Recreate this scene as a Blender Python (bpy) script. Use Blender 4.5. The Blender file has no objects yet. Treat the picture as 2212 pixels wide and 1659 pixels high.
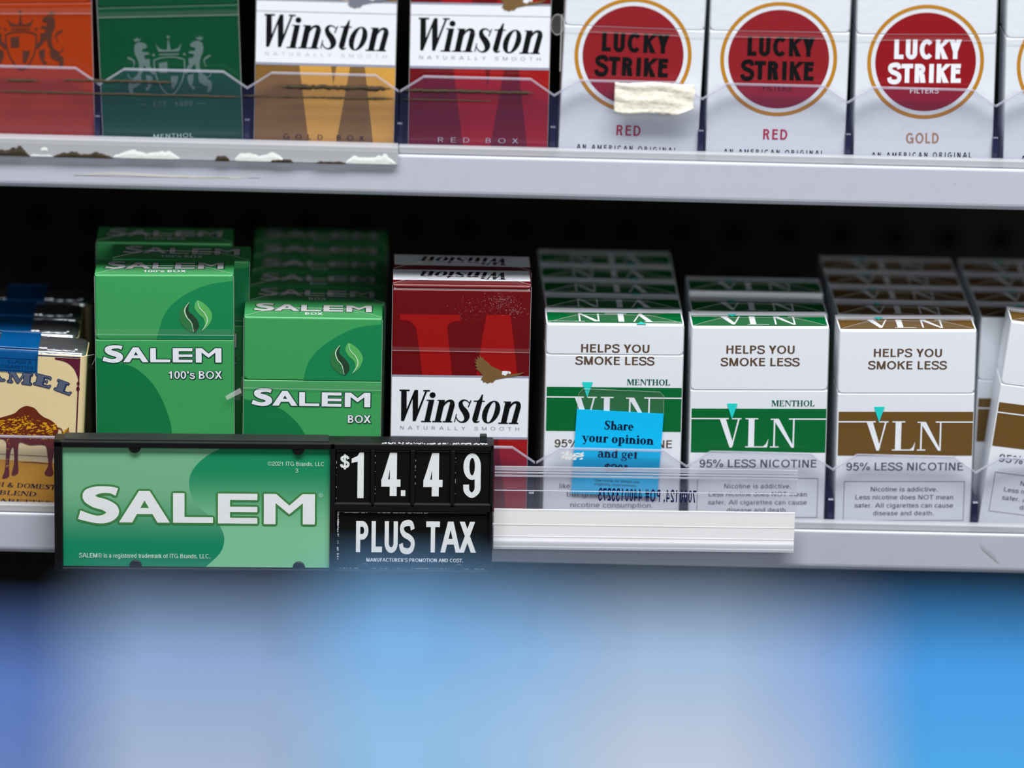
import bpy, bmesh, math, random
from mathutils import Vector, Matrix
random.seed(7)
S = 0.001                      # everything below is written in millimetres
Z0 = 1000.0                    # the lower shelf floor stands one metre above the shop floor
SC = bpy.context.scene
COL = SC.collection
PI = math.pi

# ------------------------------------------------------------------ camera, world, lights, exposure
def lin(c):
    c = c / 255.0
    return c / 12.92 if c <= 0.04045 else ((c + 0.055) / 1.055) ** 2.4
yaw, pitch, roll, fpx = -0.0358, 0.2923, 0.0328, 11501.0
cyw, syw, cp, sp = math.cos(yaw), math.sin(yaw), math.cos(pitch), math.sin(pitch)
fwd = Vector((-syw * cp, cyw * cp, -sp)); right = Vector((cyw, syw, 0)); up = right.cross(fwd)
cr, sr = math.cos(roll), math.sin(roll)
r2 = right * cr + up * sr; u2 = up * cr - right * sr
cam = bpy.data.cameras.new('camera'); co = bpy.data.objects.new('camera', cam); COL.objects.link(co)
M = Matrix.Identity(4)
for i in range(3):
    M[i][0], M[i][1], M[i][2] = r2[i], u2[i], -fwd[i]
M.translation = Vector((-46.7 * S, -2056.6 * S, (681.5 + Z0) * S))
co.matrix_world = M
cam.sensor_width = 36.0; cam.lens = fpx * 36.0 / 2212.0
cam.clip_start = 0.05; cam.clip_end = 50
cam.dof.use_dof = True; cam.dof.focus_distance = 2.142; cam.dof.aperture_fstop = 3.3
SC.camera = co
w = bpy.data.worlds.new('shop_light'); SC.world = w; w.use_nodes = True
w.node_tree.nodes['Background'].inputs[0].default_value = (0.80, 0.88, 1.0, 1)
w.node_tree.nodes['Background'].inputs[1].default_value = 0.08
def area(name, loc, target, sx, sy, power, col):
    l = bpy.data.lights.new(name, 'AREA'); l.shape = 'RECTANGLE'; l.size = sx; l.size_y = sy
    l.energy = power; l.color = col
    o = bpy.data.objects.new(name, l); COL.objects.link(o); o.location = loc
    d = Vector(target) - Vector(loc); o.rotation_euler = d.to_track_quat('-Z', 'Y').to_euler()
    return o
area('ceiling_panel', (0.10, -0.86, 3.05), (0.02, 0, 1.1), 2.2, 0.5, 88, (0.985, 0.99, 1.0))
area('front_fill', (1.1, -3.5, 2.1), (0.02, 0, 1.1), 2.6, 1.3, 50, (0.96, 0.98, 1.0))  # added low fill from the front, lights pack faces more than tops
SC.view_settings.view_transform = 'Standard'; SC.view_settings.look = 'None'
SC.view_settings.exposure = -0.1; SC.view_settings.gamma = 1.0; SC.view_settings.use_curve_mapping = False

# ------------------------------------------------------------------ materials
MATS = {}
EV = 0.84                      # the light on the fronts: printed colours are written as they look there
def base(name):
    m = bpy.data.materials.new(name); m.use_nodes = True
    nt = m.node_tree; b = nt.nodes['Principled BSDF']
    return m, nt, b
def rgb(c, k=EV):
    return tuple(min(0.95, lin(v) / k) for v in c) + (1,)
def mat(name, c, rough=0.42, spec=0.35, coat=0.0, var=0.06, scale=900, metal=0.0, bump=0.0, k=EV):
    if name in MATS: return MATS[name]
    m, nt, b = base(name)
    tc = nt.nodes.new('ShaderNodeTexCoord'); no = nt.nodes.new('ShaderNodeTexNoise'); no.inputs['Scale'].default_value = scale
    nt.links.new(tc.outputs['Object'], no.inputs['Vector'])
    mx = nt.nodes.new('ShaderNodeMix'); mx.data_type = 'RGBA'
    a = rgb(c, k); mx.inputs['A'].default_value = tuple(v * (1 - var) for v in a[:3]) + (1,)
    mx.inputs['B'].default_value = tuple(min(.97, v * (1 + var)) for v in a[:3]) + (1,)
    nt.links.new(no.outputs['Fac'], mx.inputs['Factor']); nt.links.new(mx.outputs['Result'], b.inputs['Base Color'])
    b.inputs['Roughness'].default_value = rough; b.inputs['Specular IOR Level'].default_value = spec
    b.inputs['Coat Weight'].default_value = coat; b.inputs['Coat Roughness'].default_value = 0.12
    b.inputs['Metallic'].default_value = metal
    if bump:
        bp = nt.nodes.new('ShaderNodeBump'); bp.inputs['Strength'].default_value = bump; bp.inputs['Distance'].default_value = 0.0004
        nt.links.new(no.outputs['Fac'], bp.inputs['Height']); nt.links.new(bp.outputs['Normal'], b.inputs['Normal'])
    MATS[name] = m; return m
def clear(name, tint, haze, fac, rough=0.15, spec=0.5, dust=0.0):
    """clear plastic: light passes with a tint, a share 'fac' takes the haze colour, plus specks of dust"""
    if name in MATS: return MATS[name]
    m, nt, b = base(name)
    out = nt.nodes['Material Output']; tr = nt.nodes.new('ShaderNodeBsdfTransparent'); tr.inputs[0].default_value = tint + (1,)
    b.inputs['Base Color'].default_value = haze + (1,); b.inputs['Roughness'].default_value = rough
    b.inputs['Specular IOR Level'].default_value = spec
    mx = nt.nodes.new('ShaderNodeMixShader'); mx.inputs[0].default_value = fac
    if dust:
        tc = nt.nodes.new('ShaderNodeTexCoord'); no = nt.nodes.new('ShaderNodeTexNoise'); no.inputs['Scale'].default_value = 1500
        no.inputs['Detail'].default_value = 6
        rp = nt.nodes.new('ShaderNodeMapRange'); rp.inputs[1].default_value = .62; rp.inputs[2].default_value = .8
        rp.inputs[3].default_value = fac; rp.inputs[4].default_value = fac + dust
        nt.links.new(tc.outputs['Object'], no.inputs['Vector']); nt.links.new(no.outputs['Fac'], rp.inputs[0]); nt.links.new(rp.outputs[0], mx.inputs[0])
    nt.links.new(tr.outputs[0], mx.inputs[1]); nt.links.new(b.outputs[0], mx.inputs[2]); nt.links.new(mx.outputs[0], out.inputs[0])
    MATS[name] = m; return m
mat('white_card', (216, 220, 226), .38, .4, .1, .01)
mat('white_print', (220, 223, 229), .4, .3, 0, .01)
mat('brown_ink', (88, 68, 52)); mat('grey_ink', (92, 94, 98)); mat('black_ink', (11, 12, 14), .5, .15)
mat('band_green', (0, 96, 44), .4, .35, .1); mat('ink_green', (0, 84, 62)); mat('band_brown', (100, 74, 34), .4, .35, .1, .1)
mat('teal', (34, 198, 192)); mat('black_card', (20, 20, 22))
mat('mint', (58, 150, 84), .35, .4, .25, .05); mat('mint_deep', (24, 124, 76), .35, .4, .25, .04); mat('mint_low', (16, 112, 62), .35, .4, .25, .04)
mat('outline_green', (8, 52, 44)); mat('leaf_dark', (34, 62, 44)); mat('leaf_mid', (46, 112, 62)); mat('leaf_light', (84, 168, 88)); mat('leaf_line', (196, 222, 196))
mat('silver_print', (196, 196, 196), .3, .5, 0, .1, 2500)
mat('red_deep', (98, 8, 14), .35, .4, .3, .08, 500); mat('red_bright', (146, 16, 16), .35, .4, .3, .06)
mat('grey_band', (142, 146, 162)); mat('gold_dark', (120, 88, 40), .38, .4, .2, .1); mat('gold_light', (196, 146, 62), .38, .4, .2, .06)
mat('bronze', (112, 84, 48), .45, .4, 0, .2, 2500); mat('bird_grey', (112, 114, 128)); mat('grey_text', (110, 116, 126)); mat('pale_text', (176, 178, 192))
mat('target_red', (134, 10, 20), .35, .4, .2, .04); mat('target_red_worn', (132, 24, 32), .35, .4, .2, .06); mat('ring_gold', (174, 118, 20), .4, .4, .1, .05); mat('ring_tan', (168, 128, 96))
mat('ink_red', (172, 32, 60)); mat('paper_white', (206, 211, 217), .55, .25, 0, .015, 300, bump=.25)
mat('orange_card', (146, 46, 2), .4, .35, .2, .06, 200); mat('crest_brown', (72, 40, 30)); mat('emerald', (0, 64, 38), .35, .4, .3, .14, 120); mat('crest_grey', (84, 104, 100)); mat('text_pale_green', (170, 205, 190))
mat('cream', (214, 194, 148), .5, .3, .2, .03); mat('stamp_blue', (0, 76, 132), .4, .4, .3, .15, 600); mat('stamp_ink', (6, 40, 84)); mat('frame_blue', (30, 50, 104)); mat('arch_purple', (84, 24, 44), .5, .3, 0, .3, 1500)
mat('letter_slate', (82, 90, 108)); mat('letter_navy', (28, 44, 84)); mat('camel_brown', (96, 36, 14), .5, .3, 0, .5, 1200); mat('sand', (196, 140, 22), .5, .3, 0, .12, 400); mat('sand_line', (120, 70, 30))
mat('camel_fleck', (206, 146, 20)); mat('pyramid', (206, 150, 20)); mat('foil', (210, 212, 216), .18, .6, 0, .12, 260, metal=.9, bump=.8)
mat('shelf_paint', (178, 181, 193), .35, .45, .15, .035, 120); mat('shelf_grey', (74, 76, 80), .6, .3, 0, .05, 60); mat('scuff', (146, 147, 154)); mat('scratch_paint', (196, 194, 186)); mat('scratch_dark', (120, 110, 104))
mat('wall_black', (30, 30, 24), .8, .2, 0, .2, 40); mat('hole_black', (3, 3, 3), .95, .05)
mat('navy_plastic', (10, 16, 46), .3, .5, .2, .05)
mat('sign_black', (10, 10, 12), .45, .4, 0, .1); mat('sign_edge', (34, 38, 38), .5, .4); mat('tile_black', (16, 16, 15), .3, .45, .1); mat('worn_white', (196, 198, 204), .7, .2, 0, .3, 2500)
mat('sign_green', (110, 172, 128), .3, .4, .2, .05, 30); mat('sign_green_deep', (34, 132, 84), .3, .4, .2, .05, 30); mat('sign_glow', (66, 128, 70), .3, .4, .2, .04); mat('sign_text', (226, 232, 232)); mat('sign_small', (196, 226, 208))
mat('coupon_blue', (0, 178, 238), .5, .3, 0, .03); mat('coupon_ink', (8, 14, 52)); mat('stamp_navy', (14, 22, 74))
mat('masking_tape', (221, 217, 202), .7, .2, 0, .1, 420, bump=.9); mat('grime', (66, 58, 46), .9, .1, 0, .5, 2600, bump=1.0); mat('residue_white', (218, 220, 216), .7, .2, 0, .06, 700)
mat('label_white', (244, 245, 248), .35, .4, .1, .015)
clear('guard_clear', (.97, .97, .978), (.14, .15, .36), .055, .25, .5, .16)  # blue haze colour paints in the reflection of counter and surroundings
clear('guard_edge', (.86, .86, .9), (.62, .62, .74), .5, .2, .6)
clear('holder_clear', (.985, .985, .99), (.6, .61, .68), .055, .2, .5)
clear('holder_ridge', (.9, .9, .93), (.8, .8, .88), .42, .2, .6)
clear('foot_clear', (.9, .9, .92), (.66, .67, .7), .62, .2, .6)
clear('film', (.97, .97, .97), (.85, .85, .85), .035, .25, .6)
clear('film_edge', (.95, .95, .95), (.9, .9, .9), .33, .2, .6)
clear('dust_film', (1, 1, 1), (.7, .7, .75), .0, .6, .2, .55)

def fade(name, lo, hi, z0, z1):
    m = mat(name, lo, .3, .4, .2, .03, 30); nt = m.node_tree; b = nt.nodes['Principled BSDF']
    tc = nt.nodes.new('ShaderNodeTexCoord'); sx_ = nt.nodes.new('ShaderNodeSeparateXYZ'); mr = nt.nodes.new('ShaderNodeMapRange'); mx = nt.nodes.new('ShaderNodeMix'); mx.data_type = 'RGBA'
    mr.interpolation_type = 'SMOOTHSTEP'; mr.inputs[1].default_value = z0 * S; mr.inputs[2].default_value = z1 * S
    mx.inputs['A'].default_value = rgb(lo); mx.inputs['B'].default_value = rgb(hi)
    nt.links.new(tc.outputs['Object'], sx_.inputs[0]); nt.links.new(sx_.outputs['Z'], mr.inputs[0]); nt.links.new(mr.outputs[0], mx.inputs['Factor']); nt.links.new(mx.outputs['Result'], b.inputs['Base Color'])
fade('card_left', (24, 132, 96), (114, 176, 134), 9, 36); fade('card_right', (126, 194, 150), (30, 136, 92), 14, 44)      # the printed colour blend of the card

# ------------------------------------------------------------------ mesh builder
class MB:
    def __init__(s): s.v = []; s.f = []; s.m = []; s.slots = []; s.sm = []
    def slot(s, m):
        if m not in s.slots: s.slots.append(m)
        return s.slots.index(m)
    def face(s, pts, m, smooth=False):
        s.c = getattr(s, 'c', 0) + 1; e = (s.c * 37 % 101) * .00034           # no two sheets of ink in exactly one plane
        pts = [(p[0], p[1] - e, p[2] + e) for p in pts]
        n = len(s.v); s.v += [tuple(p) for p in pts]; s.f.append(tuple(range(n, n + len(pts)))); s.m.append(s.slot(m)); s.sm.append(smooth)
    def grid(s, verts, faces, m, smooth=False):
        n = len(s.v); s.v += [tuple(p) for p in verts]
        for f in faces: s.f.append(tuple(i + n for i in f)); s.m.append(s.slot(m)); s.sm.append(smooth)
    def box(s, x0, x1, y0, y1, z0, z1, m, b=0.0, seg=2, keep=None):
        bm = bmesh.new(); bmesh.ops.create_cube(bm, size=1)
        for v in bm.verts:
            v.co = Vector((x0 if v.co.x < 0 else x1, y0 if v.co.y < 0 else y1, z0 if v.co.z < 0 else z1))
        if b:
            ed = [e for e in bm.edges if keep is None or keep(e)]
            bmesh.ops.bevel(bm, geom=ed, offset=b, segments=seg, profile=.5, affect='EDGES')
        bm.verts.index_update()
        s.grid([v.co[:] for v in bm.verts], [[v.index for v in f.verts] for f in bm.faces], m)
        bm.free()
    def prism(s, prof, a0, a1, m, axis='y', b=0.0, mcap=None):
        """profile polygon (p,q) pulled along an axis: y -> (p, a, q), x -> (a, p, q); b rounds the a0 end"""
        def at(p, q, a): return (p, a, q) if axis == 'y' else (a, p, q)
        n = len(prof); rings = []
        if b:
            cx = sum(p for p, q in prof) / n; cq = sum(q for p, q in prof) / n
            hx = max(abs(p - cx) for p, q in prof); hq = max(abs(q - cq) for p, q in prof)
            for k in range(4):
                t = k / 3 * PI / 2; ins = b * (1 - math.sin(t)); d = b * (1 - math.cos(t))
                rings.append([at(cx + (p - cx) * (1 - ins / hx), cq + (q - cq) * (1 - ins / hq), a0 + d) for p, q in prof])
        else:
            rings.append([at(p, q, a0) for p, q in prof])
        rings.append([at(p, q, a1) for p, q in prof])
        vs = [p for r in rings for p in r]; fs = []
        for k in range(len(rings) - 1):
            for i in range(n):
                j = (i + 1) % n; fs.append((k * n + i, k * n + j, (k + 1) * n + j, (k + 1) * n + i))
        s.grid(vs, fs, m)
        s.grid(rings[0], [tuple(range(n))], mcap or m); s.grid(rings[-1], [tuple(range(n))[::-1]], mcap or m)
    def tube(s, pts, r, m, seg=8):
        rings = []
        for i, p in enumerate(pts):
            a = Vector(pts[max(0, i - 1)]); b = Vector(pts[min(len(pts) - 1, i + 1)]); d = (b - a).normalized()
            u = d.orthogonal().normalized(); v = d.cross(u)
            rings.append([Vector(p) + (u * math.cos(2 * PI * k / seg) + v * math.sin(2 * PI * k / seg)) * r for k in range(seg)])
        s.grid([q for r_ in rings for q in r_], [(i * seg + k, i * seg + (k + 1) % seg, (i + 1) * seg + (k + 1) % seg, (i + 1) * seg + k) for i in range(len(rings) - 1) for k in range(seg)], m, True)
    def build(s, name, parent=None):
        me = bpy.data.meshes.new(name); me.from_pydata([(x * S, y * S, z * S) for x, y, z in s.v], [], s.f)
        for m in s.slots: me.materials.append(MATS[m])
        me.polygons.foreach_set('material_index', s.m); me.polygons.foreach_set('use_smooth', s.sm); me.update()
        o = bpy.data.objects.new(name, me); COL.objects.link(o)
        if parent: o.parent = parent
        return o

def tag(o, label, cat, group=None):
    o['label'] = label; o['category'] = cat
    if group: o['group'] = group
    return o
def thing(name, label, cat, loc, ry=0, rz=0, rx=0, group=None):
    o = bpy.data.objects.new(name, None); COL.objects.link(o); o.empty_display_size = .01
    place(o, loc, ry, rz, rx)
    return tag(o, label, cat, group)
def place(o, loc, ry=0, rz=0, rx=0):
    o.location = (loc[0] * S, loc[1] * S, (loc[2] + Z0) * S)
    o.rotation_euler = (math.radians(rx), math.radians(-ry), math.radians(rz))   # ry: counter-clockwise seen from the front
def copy_thing(src, label, loc, ry=0, rz=0, rx=0, group=None, skip=()):
    r = src.copy(); COL.objects.link(r); place(r, loc, ry, rz, rx); r['label'] = label
    if group: r['group'] = group
    for ch in list(src.children):
        if ch.name.split('.')[0] in skip: continue
        c = ch.copy(); COL.objects.link(c); c.parent = r
    return r
def structure(o): o['kind'] = 'structure'; return o

# ------------------------------------------------------------------ flat printing: polygons, strokes, rings, letters
def clip(pts, v, above):
    out = []
    for i in range(len(pts)):
        a, b = pts[i], pts[(i + 1) % len(pts)]
        ia = (a[1] >= v) == above; ib = (b[1] >= v) == above
        if ia: out.append(a)
        if ia != ib:
            t = (v - a[1]) / (b[1] - a[1]); out.append((a[0] + (b[0] - a[0]) * t, v))
    return out
def curve(pts, n=6, closed=False):
    if len(pts) < 3 and not closed: return pts
    P = [Vector(p) for p in pts]; m = len(P); out = []
    rng = range(m if closed else m - 1)
    for i in rng:
        g = (lambda k: P[k % m]) if closed else (lambda k: P[max(0, min(m - 1, k))])
        a, b, c, d = g(i - 1), g(i), g(i + 1), g(i + 2)
        for k in range(n):
            t = k / n
            out.append(tuple(.5 * ((2 * b) + (c - a) * t + (2 * a - 5 * b + 4 * c - d) * t * t + (3 * b - a - 3 * c + d) * t ** 3)))
    if not closed: out.append(tuple(P[-1]))
    return out
class Pen:
    def __init__(s, emit, f=None): s.emit = emit; s.f = f or (lambda x, y: (x, y))
    def sub(s, ox=0, oy=0, sx=1, sy=None, rot=0, shear=0):
        sy = sx if sy is None else sy; c, n = math.cos(math.radians(rot)), math.sin(math.radians(rot)); f = s.f
        def g(x, y):
            x, y = (x + shear * y) * sx, y * sy
            return f(ox + x * c - y * n, oy + x * n + y * c)
        return Pen(s.emit, g)
    def P(s, m, pts, k=1): s.emit(m, [s.f(x, y) for x, y in pts], k)
    def R(s, m, x0, y0, x1, y1, k=1): s.P(m, [(x0, y0), (x1, y0), (x1, y1), (x0, y1)], k)
    def L(s, m, pts, k=1, smooth=True, n=6, closed=False):
        q = curve([(p[0], p[1], p[2]) for p in pts], n, closed) if smooth else [tuple(p) for p in pts]
        N = len(q); nor = []
        for i in range(N):
            a = q[(i - 1) % N] if closed else q[max(0, i - 1)]; b = q[(i + 1) % N] if closed else q[min(N - 1, i + 1)]
            d = Vector((b[0] - a[0], b[1] - a[1]))
            d = d.normalized() if d.length else Vector((1, 0)); nor.append((-d.y, d.x))
        for i in range(N if closed else N - 1):
            j = (i + 1) % N; a, b = q[i], q[j]; na, nb = nor[i], nor[j]
            c1, c2 = (a[0] - na[0] * a[2] / 2, a[1] - na[1] * a[2] / 2), (b[0] - nb[0] * b[2] / 2, b[1] - nb[1] * b[2] / 2)
            c3, c4 = (b[0] + nb[0] * b[2] / 2, b[1] + nb[1] * b[2] / 2), (a[0] + na[0] * a[2] / 2, a[1] + na[1] * a[2] / 2)
            s.P(m, [c1, c2, c3], k); s.P(m, [c1, c3, c4], k)
    def O(s, m, cx, cy, rx, ry, tx=None, ty=None, a0=0, a1=360, k=1, n=48, shear=0):
        n = max(6, int(n * abs(a1 - a0) / 360))
        A = [math.radians(a0 + (a1 - a0) * i / n) for i in range(n + 1)]
        pt = lambda r, q, a: (cx + r * math.cos(a) + shear * q * math.sin(a), cy + q * math.sin(a))
        if tx is None:
            s.P(m, [pt(rx, ry, a) for a in A[:-1]] if abs(a1 - a0) == 360 else [pt(rx, ry, a) for a in A], k); return
        for i in range(n):
            s.P(m, [pt(rx, ry, A[i]), pt(rx, ry, A[i + 1]), pt(rx - tx, ry - ty, A[i + 1]), pt(rx - tx, ry - ty, A[i])], k)
    def T(s, m, text, x0, x1, y, cap, bold=0.0, k=1, sp=1.0, dy=0.0):
        """plain letters set between x0 and x1 on baseline y (dy: rise over the width)"""
        wd = .125 + bold * 1.5; adv = []
        for c in text: adv.append(sans(MUTE, m, c, k, wd) + (sp - 1) * .55)
        tot = sum(adv) - (sp - 1) * .55 - .12; sx = (x1 - x0) / tot; x = -.06; rot = math.degrees(math.atan2(dy, x1 - x0))
        for c, a in zip(text, adv):
            sans(s.sub(x0 + x * sx, y + dy * (x + .06) / tot, sx, cap, rot), m, c, k, wd * min(1.0, cap / sx * 1.15) if sx > cap else wd * min(1.06, cap / sx)); x += a
class Mute:
    def __getattr__(s, a): return lambda *q, **w_: MUTE
MUTE = Mute()

# plain grotesque letters built from stems, bars and bowls: capitals one unit high, small letters .74
def sans(p, m, c, k, w):
    h = w * .86; X = .74
    V = lambda x, y0=0, y1=1: p.R(m, x, y0, x + w, y1, k)
    B = lambda y, x0, x1: p.R(m, x0, y, x1, y + h, k)
    G = lambda x0, y0, x1, y1, t=1.12: p.P(m, [(x0, y0), (x0 + w * t, y0), (x1 + w * t, y1), (x1, y1)], k)
    O = lambda cx, cy, rx, ry, a0=0, a1=360: p.O(m, cx, cy, rx, ry, w, h, a0, a1, k)
    C = lambda *q: p.L(m, [(x, y, (w + h) / 2) for x, y in q], k)
    dot = lambda x, y: p.R(m, x, y, x + w * 1.1, y + w * 1.1, k)
    bowl = lambda x, y, r, R_: (B(y - R_, x, x + .2), B(y + R_ - h, x, x + .2), O(x + .2, y, r, R_, -90, 90))
    arch = lambda x0, x1: (p.L(m, [(x0, X - .2, h), (x0 + .06, X - .1, h), ((x0 + x1) / 2 + .02, X - h / 2, h), (x1 - .02, X - .12, w), (x1, X - .24, w)], k), p.R(m, x1 - w / 2, 0, x1 + w / 2, X - .23, k))
    if c == 'A': G(.02, 0, .38, 1); G(.78, 0, .42, 1); B(.26, .2, .72); return .92
    if c == 'B': V(.09); bowl(.2, .745, .26, .255); bowl(.2, .27, .31, .27); return .8
    if c == 'C': O(.46, .5, .41, .515, 42, 318); return .88
    if c == 'D': V(.09); B(0, .12, .42); B(1 - h, .12, .42); O(.4, .5, .4, .5, -90, 90); return .88
    if c == 'E': V(.09); B(0, .1, .68); B(1 - h, .1, .66); B(.48, .1, .62); return .74
    if c == 'F': V(.09); B(1 - h, .1, .64); B(.46, .1, .58); return .68
    if c == 'G': O(.47, .5, .42, .515, 42, 340); B(.4, .52, .88); p.R(m, .88 - w, .02, .88, .46, k); return .96
    if c == 'H': V(.09); V(.77 - w); B(.48, .12, .72); return .86
    if c == 'I': V(.1); return .2 + w
    if c == 'K': V(.09); p.P(m, [(.12, .3), (.12, .48), (.6, 1), (.6 + w * 1.35, 1)], k); p.P(m, [(.3, .56), (.44, .7), (.82, 0), (.82 - w * 1.3, 0)], k); return .84
    if c == 'L': V(.09); B(0, .1, .62); return .66
    if c == 'M': V(.09); V(.93 - w); G(.44, 0, .12, 1, 1.05); G(.5 - w * .2, 0, .92 - w * 1.05, 1, 1.05); return 1.02
    if c == 'N': V(.09); V(.77 - w); p.P(m, [(.1, 1), (.1 + w * 1.2, 1), (.76, 0), (.76 - w * 1.2, 0)], k); return .86
    if c == 'O': O(.49, .5, .44, .515); return .98
    if c == 'P': V(.09); bowl(.2, .7, .31, .3); return .78
    if c == 'R': V(.09); bowl(.2, .72, .3, .28); p.P(m, [(.36, .48), (.36 + w * 1.1, .48), (.74, 0), (.74 - w * 1.15, 0)], k); return .84
    if c == 'S': C((.66, .74), (.58, .92), (.38, .95), (.16, .88), (.12, .72), (.24, .58), (.46, .5), (.64, .38), (.66, .22), (.56, .08), (.36, .04), (.14, .1), (.07, .28)); return .76
    if c == 'T': V(.36 - w / 2); B(1 - h, .02, .7); return .72
    if c == 'U': V(.09, .3, 1); V(.75 - w, .3, 1); O(.42, .31, .33, .33, 180, 360); return .84
    if c == 'X': G(.02, 0, .6 - w * .2, 1, 1.2); G(.62, 0, .04, 1, 1.2); return .8
    if c == 'Y': p.P(m, [(.02, 1), (.02 + w * 1.2, 1), (.38 + w / 2, .4), (.38 - w / 2, .36)], k); p.P(m, [(.74, 1), (.74 - w * 1.2, 1), (.38 - w / 2, .4), (.38 + w / 2, .36)], k); V(.38 - w / 2, 0, .42); return .76
    if c == 'a': V(.46 - w / 2, 0, .5); C((.1, .56), (.2, .69), (.38, .69), (.46, .6), (.46, .48)); C((.44, .42), (.2, .36), (.09, .2), (.18, .05), (.34, .06), (.44, .18)); return .62
    if c == 'b': V(.07); O(.32, .37, .27, .385); return .66
    if c == 'c': O(.32, .37, .28, .385, 40, 320); return .58
    if c == 'd': V(.55 - w); O(.3, .37, .27, .385); return .64
    if c == 'e': O(.33, .37, .29, .385, 0, 320); B(.33, .08, .6); return .66
    if c == 'f': V(.12, 0, .8); C((.12 + w / 2, .78), (.16 + w / 2, .92), (.34, .95)); B(X - h, .02, .34); return .36
    if c == 'g': V(.55 - w, -.1, X); O(.3, .37, .27, .385); C((.55 - w / 2, -.06), (.46, -.22), (.24, -.24), (.1, -.14)); return .64
    if c == 'h': V(.07); arch(.1, .5); return .62
    if c == 'i': V(.07, 0, X); p.R(m, .07, .87, .07 + w, 1, k); return .14 + w
    if c == 'k': V(.07); p.P(m, [(.1, .24), (.1, .4), (.4, X), (.4 + w * 1.2, X)], k); p.P(m, [(.2, .38), (.32, .48), (.56, 0), (.56 - w * 1.2, 0)], k); return .56
    if c == 'l': V(.07); return .14 + w
    if c == 'm': V(.07, 0, X); arch(.1, .46); arch(.46, .84); return .96
    if c == 'n': V(.07, 0, X); arch(.1, .5); return .62
    if c == 'o': O(.33, .37, .29, .385); return .66
    if c == 'p': V(.07, -.26, X); O(.32, .37, .27, .385); return .66
    if c == 'q': V(.55 - w, -.26, X); O(.3, .37, .27, .385); return .64
    if c == 'r': V(.07, 0, X); p.L(m, [(.1, X - .22, h), (.18, X - .08, h), (.36, X - .03, h)], k); return .38
    if c == 's': C((.5, .56), (.42, .67), (.26, .69), (.12, .62), (.12, .48), (.3, .4), (.46, .32), (.5, .18), (.4, .06), (.22, .05), (.1, .1), (.05, .22)); return .57
    if c == 't': V(.12, .12, .92); C((.12 + w / 2, .14), (.18 + w / 2, .05), (.34, .05)); B(X - h, .02, .32); return .36
    if c == 'u': V(.07, .2, X); V(.53 - w, 0, X); C((.07 + w / 2, .22), (.14, .08), (.3, .05), (.44, .14), (.5, .28)); return .62
    if c == 'v': G(.02, X, .22, 0); G(.46, X, .22, 0); return .58
    if c == 'y': G(.02, X, .24, .02); G(.46, X, .2, -.12); C((.26, -.1), (.18, -.24), (.04, -.22)); return .58
    if c == '0': O(.33, .5, .3, .515); return .68
    if c == '1': V(.3, 0, 1); p.P(m, [(.1, .78), (.1, .66), (.34, .74), (.34, .98), (.26, .84)], k); return .68
    if c == '2': C((.09, .66), (.14, .88), (.34, .95), (.54, .86), (.56, .68), (.4, .46), (.16, .22), (.08, .06)); B(0, .05, .6); return .68
    if c == '3': C((.09, .74), (.18, .92), (.38, .94), (.53, .8), (.47, .6), (.28, .54)); C((.28, .54), (.5, .48), (.58, .28), (.48, .08), (.28, .05), (.08, .22)); return .68
    if c == '4': V(.4); B(.24, .03, .64); p.P(m, [(.03, .24), (.03, .36), (.4, 1), (.4 + w * .5, 1), (.4, .8), (.12, .3)], k); return .68
    if c == '5': B(1 - h, .12, .58); p.P(m, [(.12, 1), (.12 + w, 1), (.08 + w, .5), (.07, .44)], k); C((.1, .5), (.26, .62), (.48, .58), (.57, .34), (.46, .1), (.26, .04), (.07, .2)); return .68
    if c == '6': O(.34, .32, .28, .33); C((.1, .34), (.12, .66), (.26, .92), (.44, .94), (.58, .78)); return .68
    if c == '7': B(1 - h, .05, .62); G(.18, 0, .5, .9); return .68
    if c == '8': O(.33, .73, .25, .27); O(.33, .27, .29, .285); return .68
    if c == '9': O(.33, .68, .28, .33); C((.57, .66), (.55, .34), (.42, .08), (.24, .06), (.09, .2)); return .68
    if c == '.': dot(.08, 0); return .32
    if c == ',': dot(.08, 0); p.P(m, [(.08 + w, .05), (.08 + w, -.04), (.06, -.18)], k); return .32
    if c == "'": p.R(m, .08, .68, .08 + w * .9, 1, k); return .16 + w
    if c == '%': p.O(m, .22, .75, .19, .25, w * .85, h * .85, k=k); p.O(m, .88, .25, .19, .25, w * .85, h * .85, k=k); G(.26, -.02, .7, 1.02, .85); return 1.1
    if c == '#': G(.16, 0, .26, 1, .8); G(.42, 0, .52, 1, .8); B(.3, .02, .7); B(.6, .04, .72); return .76
    if c == '$': p.sub(0, .06, .92, .88).L(m, [(x, y, w) for x, y in ((.66, .74), (.58, .92), (.38, .95), (.16, .88), (.12, .72), (.24, .58), (.46, .5), (.64, .38), (.66, .22), (.56, .08), (.36, .04), (.14, .1), (.07, .28))], k); p.R(m, .35 - w * .35, -.1, .35 + w * .35, 1.08, k); return .7
    if c == '*': [p.sub(.24, .8, 1, 1, 60 * i).R(m, -.2, -w * .3, .2, w * .3, k) for i in range(3)]; return .48
    if c in '\u00a9\u00ae':
        p.O(m, .5, .5, .48, .5, w * .55, w * .55, k=k); q = p.sub(.28, .26, .5, .48); sans(q, m, 'C' if c == '\u00a9' else 'R', k, w); return 1.0
    return .34

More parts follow.
